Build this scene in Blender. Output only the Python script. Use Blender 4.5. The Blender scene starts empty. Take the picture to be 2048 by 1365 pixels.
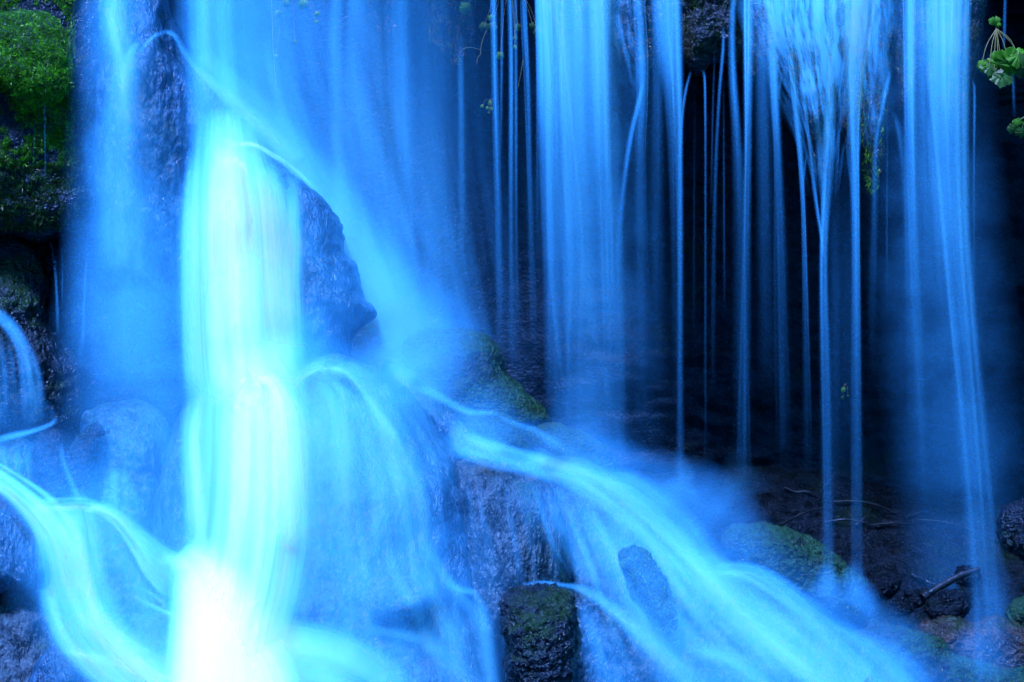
import bpy, math, random
import numpy as np
from mathutils import Vector
from mathutils.bvhtree import BVHTree

random.seed(7)
rng = np.random.default_rng(11)
scene = bpy.context.scene
col = scene.collection
R = math.radians

# ------------------------------------------------------------------ camera
D = 12.0                     # camera distance to the plane y = 0
W = 4.0                      # metres across the picture at y = 0
PXM = W / 2048.0
ZC = 1.9                     # camera height
cam = bpy.data.cameras.new('camera')
cam.sensor_width = 36.0
cam.lens = 36.0 * D / W
cam.clip_start = 0.1
cam.clip_end = 3000
cam_ob = bpy.data.objects.new('camera', cam)
cam_ob.location = (0, -D, ZC)
cam_ob.rotation_euler = (R(90), 0, 0)
col.objects.link(cam_ob)
scene.camera = cam_ob

# ------------------------------------------------------------------ world, sun, exposure
SUN_EL, SUN_AZ = 64.0, -35.0          # azimuth measured from behind the camera, negative = left
world = bpy.data.worlds.new('World')
scene.world = world
world.use_nodes = True
wn = world.node_tree.nodes
wl = world.node_tree.links
wn.clear()
w_out = wn.new('ShaderNodeOutputWorld')
w_bg = wn.new('ShaderNodeBackground')
w_sky = wn.new('ShaderNodeTexSky')
w_sky.sky_type = 'NISHITA'
w_sky.sun_disc = False
w_sky.sun_elevation = R(SUN_EL)
w_sky.sun_rotation = R(180 + SUN_AZ)
w_tint = wn.new('ShaderNodeMix')
w_tint.data_type = 'RGBA'
w_tint.blend_type = 'MULTIPLY'
w_tint.inputs[0].default_value = 1.0
w_tint.inputs[7].default_value = (0.06, 0.58, 1.0, 1)     # tungsten white balance: daylight turns blue
wl.new(w_sky.outputs[0], w_tint.inputs[6])
wl.new(w_tint.outputs[2], w_bg.inputs[0])
w_bg.inputs[1].default_value = 0.07
wl.new(w_bg.outputs[0], w_out.inputs[0])

sun = bpy.data.lights.new('sun', 'SUN')
sun.energy = 5.0
sun.angle = R(14)
sun.color = (0.42, 0.47, 1.0)
sun_ob = bpy.data.objects.new('sun', sun)
d = Vector((math.sin(R(SUN_AZ)) * math.cos(R(SUN_EL)), -math.cos(R(SUN_AZ)) * math.cos(R(SUN_EL)), math.sin(R(SUN_EL))))
sun_ob.rotation_euler = d.to_track_quat('Z', 'Y').to_euler()
sun_ob.location = d * 30
col.objects.link(sun_ob)

vs = scene.view_settings
vs.view_transform = 'Standard'
vs.look = 'None'
vs.gamma = 1.0
vs.exposure = 1.08
vs.use_curve_mapping = False
scene.cycles.transparent_max_bounces = 48
scene.cycles.max_bounces = 3
scene.cycles.diffuse_bounces = 2
scene.cycles.glossy_bounces = 1
scene.cycles.use_adaptive_sampling = True
scene.cycles.adaptive_threshold = 0.1
scene.cycles.adaptive_min_samples = 10
scene.cycles.use_denoising = True


# ------------------------------------------------------------------ helpers
def P(px, py, Y):
    """picture position (2048 px wide photograph) at depth y -> world point(s)"""
    s = (D + Y) / D
    return np.stack([(px - 1024.0) * PXM * s, Y + 0 * px, ZC + (682.5 - py) * PXM * s], -1)


_perm = rng.permutation(256)
_perm = np.concatenate([_perm, _perm, _perm])
_grad = rng.normal(size=(256, 3))
_grad /= np.linalg.norm(_grad, axis=1)[:, None]


def perlin(p):
    i = np.floor(p).astype(int)
    f = p - i
    i &= 255
    u = f * f * f * (f * (f * 6 - 15) + 10)
    out = 0
    for dx in (0, 1):
        for dy in (0, 1):
            for dz in (0, 1):
                h = _perm[_perm[_perm[(i[:, 0] + dx) & 255] + ((i[:, 1] + dy) & 255)] + ((i[:, 2] + dz) & 255)]
                g = _grad[h]
                dd = (f - np.array([dx, dy, dz]))
                w = (u[:, 0] if dx else 1 - u[:, 0]) * (u[:, 1] if dy else 1 - u[:, 1]) * (u[:, 2] if dz else 1 - u[:, 2])
                out = out + w * (g * dd).sum(1)
    return out


def fbm(p, oct=4, gain=0.5, ridge=False):
    a, s, t = 1.0, 0, 0
    for k in range(oct):
        n = perlin(p * 2 ** k + 17.3 * k)
        if ridge:
            n = 0.5 - np.abs(n) * 2
        s = s + a * n
        t += a
        a *= gain
    return s / t


def catmull(pts, n, closed=False):
    """smooth curve through pts (rows of any width), n samples"""
    pts = np.array(pts, float)
    m = len(pts)
    if closed:
        ext = np.vstack([pts[-1], pts, pts[0], pts[1]])
        segs = m
    else:
        ext = np.vstack([2 * pts[0] - pts[1], pts, 2 * pts[-1] - pts[-2]])
        segs = m - 1
    dense = []
    for i in range(segs):
        p0, p1, p2, p3 = ext[i], ext[i + 1], ext[i + 2], ext[i + 3]
        t = np.linspace(0, 1, 24, endpoint=False)[:, None]
        dense.append(0.5 * (2 * p1 + (p2 - p0) * t + (2 * p0 - 5 * p1 + 4 * p2 - p3) * t ** 2 + (3 * p1 - p0 - 3 * p2 + p3) * t ** 3))
    dense.append((pts[0] if closed else pts[-1])[None])
    dense = np.vstack(dense)
    L = np.concatenate([[0], np.cumsum(np.linalg.norm(np.diff(dense[:, :2], axis=0), axis=1))])
    q = np.linspace(0, L[-1], n, endpoint=not closed)
    return np.stack([np.interp(q, L, dense[:, k]) for k in range(dense.shape[1])], 1), L[-1]


def mesh_ob(name, verts, faces, mat, parent=None, smooth=True):
    me = bpy.data.meshes.new(name)
    verts = np.asarray(verts, float)
    faces = np.asarray(faces)
    k = faces.shape[1]
    me.vertices.add(len(verts))
    me.vertices.foreach_set('co', verts.ravel())
    me.loops.add(faces.size)
    me.loops.foreach_set('vertex_index', faces.ravel().astype(np.int32))
    me.polygons.add(len(faces))
    me.polygons.foreach_set('loop_start', np.arange(0, faces.size, k, dtype=np.int32))
    me.polygons.foreach_set('use_smooth', np.full(len(faces), smooth))
    me.update(calc_edges=True)
    me.validate()
    if mat:
        me.materials.append(mat)
    ob = bpy.data.objects.new(name, me)
    col.objects.link(ob)
    if parent:
        ob.parent = parent
    return ob


def tag(o, label=None, cat=None, group=None, kind=None):
    for k, v in (('label', label), ('category', cat), ('group', group), ('kind', kind)):
        if v:
            o[k] = v
    return o


def empty(name, loc=(0, 0, 0)):
    o = bpy.data.objects.new(name, None)
    o.location = loc
    col.objects.link(o)
    return o


# ------------------------------------------------------------------ materials
class NT:
    def __init__(s, name):
        s.m = bpy.data.materials.new(name)
        s.m.use_nodes = True
        s.t = s.m.node_tree
        s.t.nodes.clear()
        s.out = s.n('ShaderNodeOutputMaterial')

    def n(s, kind, **kw):
        x = s.t.nodes.new(kind)
        for k, v in kw.items():
            setattr(x, k, v)
        return x

    def l(s, a, b):
        s.t.links.new(a, b)

    def put(s, sock, v):
        if hasattr(v, 'is_linked') or hasattr(v, 'links'):
            s.l(v, sock)
        else:
            sock.default_value = v

    def math(s, op, a, b=None, clamp=False):
        x = s.n('ShaderNodeMath', operation=op, use_clamp=clamp)
        s.put(x.inputs[0], a)
        if b is not None:
            s.put(x.inputs[1], b)
        return x.outputs[0]

    def noise(s, vec, scale, detail=4, rough=0.55, dist=0.0):
        x = s.n('ShaderNodeTexNoise')
        s.l(vec, x.inputs['Vector'])
        x.inputs['Scale'].default_value = scale
        x.inputs['Detail'].default_value = detail
        x.inputs['Roughness'].default_value = rough
        x.inputs['Distortion'].default_value = dist
        return x.outputs[0]

    def rng(s, v, a, b, c=0.0, e=1.0, smooth=True):
        x = s.n('ShaderNodeMapRange')
        x.interpolation_type = 'SMOOTHSTEP' if smooth else 'LINEAR'
        s.put(x.inputs[0], v)
        for i, q in zip((1, 2, 3, 4), (a, b, c, e)):
            x.inputs[i].default_value = q
        return x.outputs[0]

    def mix(s, f, a, b):
        x = s.n('ShaderNodeMix', data_type='RGBA')
        s.put(x.inputs[0], f)
        s.put(x.inputs[6], a)
        s.put(x.inputs[7], b)
        return x.outputs[2]


def rgb(r, g, b):
    return (r, g, b, 1)


def rock_material(name, c1, c2, moss, moss_amt, bump=0.02, squash=(1, 1, 1), rough=0.34, coat=0.35, spec=0.5):
    m = NT(name)
    tc = m.n('ShaderNodeTexCoord')
    mp = m.n('ShaderNodeMapping')
    mp.inputs['Scale'].default_value = squash
    m.l(tc.outputs['Object'], mp.inputs[0])
    v = mp.outputs[0]
    big = m.noise(v, 3.5, 3, 0.6)
    mid = m.noise(v, 15, 3, 0.65)
    fine = m.noise(v, 70, 2, 0.7)
    base = m.mix(m.rng(mid, 0.38, 0.62), rgb(*c1), rgb(*c2))
    speck = m.rng(fine, 0.56, 0.72)
    base = m.mix(m.math('MULTIPLY', speck, 0.55), base, rgb(*[min(1, q * 2.2 + 0.02) for q in c2]))
    geo = m.n('ShaderNodeNewGeometry')
    sep = m.n('ShaderNodeSeparateXYZ')
    m.l(geo.outputs['Normal'], sep.inputs[0])
    f = m.math('ADD', m.math('ADD', big, m.math('MULTIPLY', sep.outputs[2], 0.12)), moss_amt)
    mm = m.math('MULTIPLY', m.rng(f, 0.62, 0.74), m.rng(fine, 0.3, 0.6, 0.5, 1.0))
    mossc = m.mix(m.rng(fine, 0.35, 0.65), rgb(*[q * 0.45 for q in moss]), rgb(*moss))
    base = m.mix(mm, base, mossc)
    h = m.math('ADD', m.math('MULTIPLY', mid, 1.2), m.math('MULTIPLY', fine, 0.7))
    bp = m.n('ShaderNodeBump')
    bp.inputs['Strength'].default_value = 1.0
    bp.inputs['Distance'].default_value = bump
    m.l(h, bp.inputs['Height'])
    b = m.n('ShaderNodeBsdfPrincipled')
    m.l(base, b.inputs['Base Color'])
    m.l(m.rng(mid, 0.3, 0.7, rough - 0.1, rough + 0.15), b.inputs['Roughness'])
    b.inputs['Specular IOR Level'].default_value = spec
    b.inputs['Specular Tint'].default_value = (0.3, 0.65, 1, 1)        # the wet skin on the stone
    b.inputs['Coat Weight'].default_value = coat * 0.3
    b.inputs['Coat Roughness'].default_value = 0.16
    m.l(bp.outputs[0], b.inputs['Normal'])
    m.l(bp.outputs[0], b.inputs['Coat Normal'])
    m.l(b.outputs[0], m.out.inputs[0])
    return m.m


def moss_material(name, c1, c2, trans=0.25):
    m = NT(name)
    tc = m.n('ShaderNodeTexCoord')
    n1 = m.noise(tc.outputs['Object'], 22, 4, 0.6)
    n2 = m.noise(tc.outputs['Object'], 160, 2, 0.5)
    f = m.rng(m.math('ADD', m.math('MULTIPLY', n1, 0.6), m.math('MULTIPLY', n2, 0.4)), 0.36, 0.64)
    c = m.mix(f, rgb(*c1), rgb(*c2))
    b = m.n('ShaderNodeBsdfPrincipled')
    m.l(c, b.inputs['Base Color'])
    b.inputs['Roughness'].default_value = 0.45
    tr = m.n('ShaderNodeBsdfTranslucent')
    m.l(c, tr.inputs[0])
    mx = m.n('ShaderNodeMixShader')
    mx.inputs[0].default_value = trans
    m.l(b.outputs[0], mx.inputs[1])
    m.l(tr.outputs[0], mx.inputs[2])
    m.l(mx.outputs[0], m.out.inputs[0])
    return m.m


SCAT = (0.05, 0.47, 1.0)        # how strongly a thin film of aerated water scatters red, green, blue


def water_material(name, sx=55.0, sy=1.1, contrast=(0.35, 1.5), gain=1.0):
    """aerated water: each film scatters and transmits by its thickness ('dens', optical depth in blue)"""
    m = NT(name)
    at = m.n('ShaderNodeAttribute', attribute_name='dens')
    uv = m.n('ShaderNodeUVMap')
    mp = m.n('ShaderNodeMapping')
    mp.inputs['Scale'].default_value = (sx, sy, 1)
    m.l(uv.outputs[0], mp.inputs[0])

    a = m.n('ShaderNodeTexNoise', noise_dimensions='2D')
    m.l(mp.outputs[0], a.inputs['Vector'])
    a.inputs['Scale'].default_value = 0.5
    a.inputs['Detail'].default_value = 3
    a.inputs['Roughness'].default_value = 0.6
    s = a.outputs[0]
    s = m.rng(s, 0.33, 0.67, contrast[0], contrast[1])
    tau = m.math('MULTIPLY', m.math('MULTIPLY', at.outputs['Fac'], s), gain)
    ch = [m.math('EXPONENT', m.math('MULTIPLY', tau, -k)) for k in SCAT]
    cc = m.n('ShaderNodeCombineColor')
    for i in range(3):
        m.l(ch[i], cc.inputs[i])
    T = cc.outputs[0]
    inv = m.n('ShaderNodeInvert')
    m.l(T, inv.inputs[1])
    tp = m.n('ShaderNodeBsdfTransparent')
    m.l(T, tp.inputs[0])
    # droplets scatter to all sides: light from above counts on an upright sheet too
    geo = m.n('ShaderNodeNewGeometry')
    va = m.n('ShaderNodeVectorMath', operation='ADD')
    m.l(geo.outputs['Normal'], va.inputs[0])
    va.inputs[1].default_value = (0, 0, 0.9)
    vn = m.n('ShaderNodeVectorMath', operation='NORMALIZE')
    m.l(va.outputs[0], vn.inputs[0])
    df = m.n('ShaderNodeBsdfDiffuse')
    m.l(vn.outputs[0], df.inputs['Normal'])
    m.l(inv.outputs[0], df.inputs[0])
    tl = m.n('ShaderNodeBsdfTranslucent')
    m.l(inv.outputs[0], tl.inputs[0])
    mx = m.n('ShaderNodeMixShader')
    mx.inputs[0].default_value = 0.3
    m.l(df.outputs[0], mx.inputs[1])
    m.l(tl.outputs[0], mx.inputs[2])
    ad = m.n('ShaderNodeAddShader')
    m.l(tp.outputs[0], ad.inputs[0])
    m.l(mx.outputs[0], ad.inputs[1])
    m.l(ad.outputs[0], m.out.inputs[0])
    return m.m


M = {}
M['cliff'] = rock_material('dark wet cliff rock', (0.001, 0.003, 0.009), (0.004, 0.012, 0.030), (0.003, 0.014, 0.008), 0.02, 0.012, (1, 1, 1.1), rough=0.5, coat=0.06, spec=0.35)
M['lip'] = rock_material('wet mossy lip rock', (0.005, 0.008, 0.012), (0.02, 0.03, 0.045), (0.012, 0.045, 0.008), 0.10, 0.025)
M['rock'] = rock_material('wet slate blue limestone', (0.004, 0.032, 0.075), (0.018, 0.10, 0.22), (0.008, 0.065, 0.05), -0.02, 0.018, (1.3, 1, 0.6), coat=0.2)
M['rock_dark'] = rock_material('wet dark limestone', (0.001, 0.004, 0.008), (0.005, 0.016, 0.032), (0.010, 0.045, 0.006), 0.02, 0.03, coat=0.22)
M['rock_pale'] = rock_material('pale limestone with moss', (0.008, 0.030, 0.055), (0.045, 0.105, 0.16), (0.012, 0.07, 0.035), 0.02, 0.025, (1.3, 1, 0.6))
M['rock_moss'] = rock_material('moss covered rock', (0.004, 0.012, 0.012), (0.010, 0.03, 0.028), (0.010, 0.075, 0.022), 0.2, 0.03, rough=0.6, coat=0.1)
M['ground'] = rock_material('dark wet gravel and silt', (0.0006, 0.002, 0.004), (0.002, 0.006, 0.014), (0.002, 0.013, 0.005), 0.03, 0.03, (1, 1, 1.6), coat=0.1, spec=0.3)
M['rock_brown'] = rock_material('brownish rock', (0.008, 0.007, 0.006), (0.045, 0.036, 0.03), (0.012, 0.04, 0.01), 0.02, 0.02, coat=0.1)
M['moss'] = moss_material('bright green moss', (0.02, 0.14, 0.002), (0.11, 0.55, 0.004))
M['moss_dark'] = moss_material('dark green moss', (0.007, 0.036, 0.003), (0.03, 0.14, 0.006))
M['moss_red'] = moss_material('reddish dry moss', (0.05, 0.03, 0.03), (0.2, 0.09, 0.07))
M['leaf'] = moss_material('green leaf', (0.05, 0.22, 0.01), (0.12, 0.46, 0.03), 0.35)
M['leaf_dull'] = moss_material('dull green leaf', (0.02, 0.09, 0.015), (0.05, 0.19, 0.03), 0.3)
M['stem'] = moss_material('reddish green stem', (0.16, 0.2, 0.06), (0.3, 0.28, 0.12), 0.1)
M['wood'] = rock_material('wet grey wood', (0.005, 0.008, 0.012), (0.018, 0.024, 0.032), (0.03, 0.08, 0.01), -0.1, 0.008, (1, 1, 1))
M['water'] = water_material('silky falling water', 34, 0.6, (0.4, 1.6), 0.215)
M['column'] = water_material('thick falling water', 40, 0.8, (0.6, 1.4), 4.0)
M['plunge'] = water_material('churning white water', 20, 1.0, (0.8, 1.2), 16.0)
M['veil'] = water_material('thin water veil', 22, 0.4, (0.6, 1.4), 0.40)
M['film'] = water_material('white water over rock', 18, 1.4, (0.4, 1.6), 0.38)
M['stream'] = water_material('thick white stream', 22, 1.6, (0.4, 1.6), 1.0)
M['streak'] = water_material('spray torn into streaks', 14, 0.35, (0.35, 1.6), 0.8)
M['net'] = water_material('net of thin water', 60, 9.0, (0.1, 1.9), 0.30)
M['spray'] = water_material('drifting spray', 4.0, 4.0, (0.5, 1.5), 1.1)

# ------------------------------------------------------------------ large structure: ground, cliff
bv_v, bv_f = [], []
back_v, back_f = [], []          # only what stands behind the main boulder
BACKSET = ('cliff', 'ridge_rock', 'rock_spire')
bv_n = 0


def solid(ob):
    """remember a mesh so that water and moss can be laid on its surface"""
    global bv_n
    me = ob.data
    c = np.empty(len(me.vertices) * 3)
    me.vertices.foreach_get('co', c)
    bv_v.append(c.reshape(-1, 3))
    f = np.empty(len(me.loops), np.int32)
    me.loops.foreach_get('vertex_index', f)
    bv_f.append(f.reshape(len(me.polygons), -1) + bv_n)
    bv_n += len(me.vertices)
    if ob.name.split('.')[0] in BACKSET:
        back_f.append(bv_f[-1] - (bv_n - len(me.vertices)) + sum(len(q) for q in back_v))
        back_v.append(bv_v[-1])


def grid_faces(nv, nu, off=0):
    i = np.arange(nv - 1)[:, None] * nu + np.arange(nu - 1)[None]
    i = i.ravel() + off
    return np.stack([i, i + nu, i + nu + 1, i + 1], 1)


def ss(x, a, b):
    t = np.clip((x - a) / (b - a), 0, 1)
    return t * t * (3 - 2 * t)


# ground far and near: one sheet to the horizon, below the plunge
gx = np.concatenate([-np.geomspace(900, 4, 22), np.linspace(-3, 3, 9), np.geomspace(4, 900, 22)])
gy = np.concatenate([-np.geomspace(900, 4, 22), np.linspace(-3, 3, 9), np.geomspace(4, 900, 22)])
X, Yg = np.meshgrid(gx, gy)
gp = np.stack([X.ravel(), Yg.ravel(), 0 * X.ravel()], 1)
gp[:, 2] = 0.02 + 0.12 * fbm(gp * 0.35, 4)
g = mesh_ob('ground', gp, grid_faces(len(gy), len(gx)), M['ground'])
tag(g, 'dark wet stream bed below the falls', kind='structure')

# cliff: an undercut wall behind the right curtain, coming forward to the lip and to the left
nx, ny = 330, 300
u, v = np.meshgrid(np.linspace(-420, 2500, nx), np.linspace(-620, 1560, ny))
px, py = u.ravel(), v.ravel()
lift = 190 * (1 - ss(px, 1000, 1120))  # keeps the added leftward overhang above the view
Yc = 1.25 - 0.75 * ss(-py - lift, -130, 160) * ss(px, 560, 800)       # overhanging lip on the right, extended leftward out of view to shade the wall
Yc = Yc - 0.85 * ss(-px, -560, -200)                              # bulging left half
Yc = Yc - 0.35 * ss(py, 900, 1500)
p = P(px, py, Yc)
q = p * np.array([1.0, 1.0, 2.4])
Yd = 0.17 * fbm(q * 1.3, 4) + (0.03 + 0.03 * ss(px, 900, 1200)) * fbm(q * np.array([3, 3, 4]), 4, ridge=True) + 0.02 * ss(px, 900, 1200) * fbm(q * 11, 3)
Yl = 0.12 * fbm(p * np.array([1.6, 1.6, .7]), 4) + 0.03 * fbm(p * np.array([7, 7, 2.2]), 4)
kx = ss(px, 950, 1250)
Yd = Yd * kx + Yl * (1 - kx)
p = P(px, py, Yc + Yd)
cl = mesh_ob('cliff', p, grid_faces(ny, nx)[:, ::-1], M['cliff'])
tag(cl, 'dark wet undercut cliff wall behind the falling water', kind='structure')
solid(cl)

# slope at the foot of the cliff, right
nx, ny = 220, 130
u, v = np.meshgrid(np.linspace(1050, 2500, nx), np.linspace(0, 1, ny))
px = u.ravel()
top = 945 + 60 * ss(px, 1500, 2050)
py = top + (1560 - top) * v.ravel()
Yc = 1.15 - 1.15 * v.ravel() ** 0.8
p = P(px, py, Yc)
p[:, 2] += 0.10 * fbm(p * np.array([2.2, 2.2, 2.2]), 5) + 0.035 * fbm(p * 9, 3, ridge=True)
sl = mesh_ob('bank', p, grid_faces(ny, nx)[:, ::-1], M['ground'])
tag(sl, 'dark wet silt and rubble bank at the foot of the cliff', kind='structure')
solid(sl)


# ------------------------------------------------------------------ rocks
def rock(name, label, outline, Y, front, back=0.3, mat='rock', amp=0.05, freq=2.4, fine=0.012, stretch=(1, 1, 1),
         seg=200, rings=56, power=2.6, centre=None, lean=-0.2, cat='rock', group=None, use=True, seed=0.0):
    """a boulder whose front bulges towards the viewer; outline in picture positions at depth Y"""
    o, _ = catmull(outline, seg, closed=True)
    c = np.array(centre, float) if centre else o.mean(0)
    rf = np.linspace(0, 1, rings) ** 0.85
    rb = np.linspace(1, 0, 12)[1:]
    rr = np.concatenate([rf[1:], rb])
    side = np.concatenate([np.ones(rings - 1), -np.ones(11)])
    pts = c[None, None] + rr[:, None, None] * (o[None] - c)
    prof = np.clip(1 - rr ** power, 0, 1) ** 0.6
    yy = np.where(side > 0, -front, back) * prof
    Yy = Y + yy[:, None] + lean * (pts[..., 1] - c[1]) * PXM
    s = (D + Y) / D
    Vv = np.stack([(pts[..., 0] - 1024) * PXM * s, Yy, ZC + (682.5 - pts[..., 1]) * PXM * s], -1).reshape(-1, 3)
    n = len(rr)
    i = np.arange(n - 1)[:, None] * seg
    j = np.arange(seg)[None]
    f = np.stack([i + j, i + (j + 1) % seg, i + seg + (j + 1) % seg, i + seg + j], -1).reshape(-1, 4)
    # close the pole in front and behind by a fan of degenerate-free quads onto a centre vertex
    cf = np.array([[(c[0] - 1024) * PXM * s, Y - front, ZC + (682.5 - c[1]) * PXM * s]])
    Vv = np.vstack([Vv, cf])
    ci = len(Vv) - 1
    k = np.arange(0, seg, 2)
    fan = np.stack([np.full(len(k), ci), (k + 2) % seg, (k + 1) % seg, k], 1)
    faces = np.vstack([f, fan])[:, ::-1]
    ob = mesh_ob(name, Vv, faces, M[mat])
    me = ob.data
    nn = np.empty(len(me.vertices) * 3)
    me.vertex_normals.foreach_get('vector', nn)
    nn = nn.reshape(-1, 3)
    st = np.array(stretch)
    pp = Vv * st + seed
    dsp = amp * fbm(pp * freq, 5) * 2.0 + amp * 0.7 * fbm(pp * freq * 1.7 + 5, 4, ridge=True) + fine * fbm(pp * freq * 9, 3)
    Vv = Vv + nn * dsp[:, None]
    me.vertices.foreach_set('co', Vv.ravel())
    me.update()
    tag(ob, label, cat, group)
    if use:
        solid(ob)
    return ob


# left wall
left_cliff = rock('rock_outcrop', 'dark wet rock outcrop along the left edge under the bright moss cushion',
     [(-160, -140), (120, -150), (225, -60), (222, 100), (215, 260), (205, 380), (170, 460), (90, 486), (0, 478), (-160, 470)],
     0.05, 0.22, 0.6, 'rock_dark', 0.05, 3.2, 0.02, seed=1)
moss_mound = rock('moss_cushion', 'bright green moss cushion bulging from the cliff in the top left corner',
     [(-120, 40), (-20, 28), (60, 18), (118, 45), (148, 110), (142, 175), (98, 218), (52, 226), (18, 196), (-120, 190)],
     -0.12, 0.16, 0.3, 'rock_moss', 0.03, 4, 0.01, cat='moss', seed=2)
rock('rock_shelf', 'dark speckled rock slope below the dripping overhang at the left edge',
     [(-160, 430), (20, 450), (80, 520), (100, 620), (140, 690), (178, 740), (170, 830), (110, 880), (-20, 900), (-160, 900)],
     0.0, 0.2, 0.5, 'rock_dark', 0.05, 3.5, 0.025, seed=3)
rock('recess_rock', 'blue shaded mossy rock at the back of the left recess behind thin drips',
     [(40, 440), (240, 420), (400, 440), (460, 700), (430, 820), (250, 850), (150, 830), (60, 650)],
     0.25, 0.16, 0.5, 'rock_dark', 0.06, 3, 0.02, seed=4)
rock('rock_spire', 'tall fluted rock spire between the left fall and the main fall',
     [(180, -160), (300, -60), (345, 40), (372, 110), (420, 210), (430, 420), (420, 640), (330, 625), (255, 590), (195, 440), (160, 250), (165, 60)],
     0.1, 0.24, 0.6, 'rock', 0.05, 3.0, 0.02, (1.4, 1, 0.55), seed=5)
rock('ridge_rock', 'sloping rock ridge running down behind the main boulder under spray',
     [(330, 40), (385, 110), (460, 205), (530, 285), (590, 370), (640, 470), (660, 600), (670, 720), (640, 760), (500, 760), (380, 500), (340, 250)],
     0.32, 0.14, 0.6, 'rock', 0.03, 2.6, 0.015, seed=6)
rock('main_boulder', 'big blue boulder with jutting right edge in the middle of the falls',
     [(395, 330), (450, 296), (505, 290), (556, 312), (604, 352), (650, 402), (682, 445), (690, 478), (692, 505), (712, 535), (720, 566), (728, 590),
      (750, 612), (757, 632), (742, 652), (722, 668), (708, 700), (690, 735), (600, 760), (480, 770), (390, 740), (372, 560), (378, 420)],
     0.02, 0.30, 0.4, 'rock', 0.028, 3.0, 0.018, (1, 1, 0.9), seg=260, seed=7.7, lean=-.42)

# lower mounds
rock('lower_mound', 'large rounded lower rock mound veiled by fanning water below the main fall',
     [(335, 860), (400, 770), (500, 735), (600, 728), (680, 716), (745, 735), (800, 775), (850, 835), (890, 905), (925, 985), (950, 1090),
      (960, 1200), (960, 1520), (300, 1520), (300, 1150)],
     -0.60, 0.42, 0.6, 'rock', 0.05, 2.2, 0.02, (1.3, 1, 0.7), seg=280, rings=80, centre=(640, 1080), lean=-0.45, seed=8)
rock('water_worn_rock', 'pale streaked rock with bare grooved face beside the dark boulder, lower centre',
     [(905, 935), (950, 922), (1010, 926), (1050, 945), (1090, 960), (1118, 1010), (1140, 1080), (1150, 1150), (1140, 1220), (1100, 1300), (1000, 1330),
      (930, 1290), (915, 1150), (912, 1030)],
     -0.62, 0.22, 0.6, 'rock_pale', 0.03, 3.2, 0.02, (1.6, 1, 0.5), seed=9)
rock('cascade_bed', 'long sloping rock bed under the white stream running to the lower right corner',
     [(760, 735), (830, 752), (900, 805), (970, 845), (1060, 900), (1160, 925), (1250, 958), (1310, 1010), (1375, 1090), (1425, 1140), (1520, 1140),
      (1600, 1190), (1680, 1245), (1760, 1290), (1850, 1375), (1960, 1520), (1000, 1520), (960, 1250), (900, 1000), (820, 850)],
     -0.35, 0.30, 0.6, 'rock', 0.045, 2.4, 0.02, (1, 1, 1), seg=320, rings=80, centre=(1230, 1200), lean=-0.5, seed=10)
rock('dark_boulder', 'dark wet boulder with lichen cap standing in the foreground water, lower centre',
     [(1000, 1192), (1040, 1172), (1090, 1170), (1135, 1184), (1156, 1220), (1158, 1290), (1150, 1380), (1160, 1520), (1000, 1520), (1008, 1380), (1002, 1290)],
     -1.42, 0.2, 0.8, 'rock_dark', 0.04, 5, 0.025, seed=11, use=False)
mb = rock('mossy_boulder', 'large dim green mossy boulder behind the spray right of the main boulder',
     [(800, 700), (850, 655), (920, 648), (972, 660), (1004, 700), (1018, 745), (1056, 790), (1096, 830), (1104, 870), (1040, 900), (900, 880), (820, 800)],
     0.35, 0.2, 0.5, 'rock_moss', 0.035, 3.5, 0.015, seed=13)
ms = rock('mossy_ledge', 'low moss topped ledge at the curtain foot right of the dim mossy boulder',
     [(1040, 862), (1090, 846), (1150, 858), (1205, 882), (1240, 920), (1230, 965), (1130, 950), (1050, 920)],
     0.1, 0.12, 0.4, 'rock_moss', 0.02, 5, 0.012, seed=14)
sh = rock('rounded_stone', 'smooth dark rounded stone poking out of the stream below the dim mossy boulder',
     [(925, 850), (960, 826), (1005, 828), (1050, 858), (1075, 900), (1060, 930), (1000, 925), (945, 900)],
     -0.12, 0.16, 0.3, 'rock_moss', 0.015, 5, 0.01, seed=15)

# lower left
rock('round_stone', 'rounded wet stone under a thin dome of water, left of the main fall',
     [(160, 850), (190, 815), (250, 800), (300, 812), (335, 860), (345, 950), (350, 1060), (330, 1160), (250, 1160), (190, 1090), (150, 990)],
     -0.30, 0.24, 0.4, 'rock', 0.03, 4, 0.018, seed=16)
rock('pitted_stone', 'dark pitted upright stone between two small left streams',
     [(62, 900), (80, 862), (112, 858), (140, 890), (158, 950), (160, 1010), (130, 1060), (80, 1040), (60, 980)],
     -0.36, 0.14, 0.3, 'rock_dark', 0.025, 6, 0.02, seed=17)
rock('wedge_stone', 'dark wedge shaped stone next to the water dome on the left',
     [(130, 930), (150, 880), (180, 850), (205, 860), (190, 910), (185, 980), (170, 1010), (150, 990)],
     -0.52, 0.06, 0.2, 'rock_dark', 0.012, 7, 0.015, seed=18)
rock('left_step', 'low rock step under the small stream at the left edge',
     [(-160, 850), (0, 880), (60, 880), (120, 1000), (200, 1020), (200, 1120), (60, 1130), (-160, 1100)],
     -0.28, 0.16, 0.4, 'rock', 0.03, 4, 0.02, seed=19)
rock('sloping_slab', 'sloping slab between the two white streams in the lower left',
     [(150, 1040), (185, 1015), (235, 1030), (280, 1075), (310, 1140), (345, 1210), (372, 1290), (380, 1420), (330, 1500), (230, 1360), (210, 1220), (165, 1120)],
     -0.62, 0.16, 0.4, 'rock', 0.03, 4, 0.02, seed=20)
rock('fluted_rock', 'dark teal fluted rock under the stream at the left edge',
     [(-140, 960), (0, 965), (40, 1005), (75, 1060), (90, 1120), (84, 1165), (40, 1180), (-140, 1180)],
     -0.70, 0.14, 0.4, 'rock', 0.02, 5, 0.02, (2.2, 1, 0.5), seed=21, lean=-.5)
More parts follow.
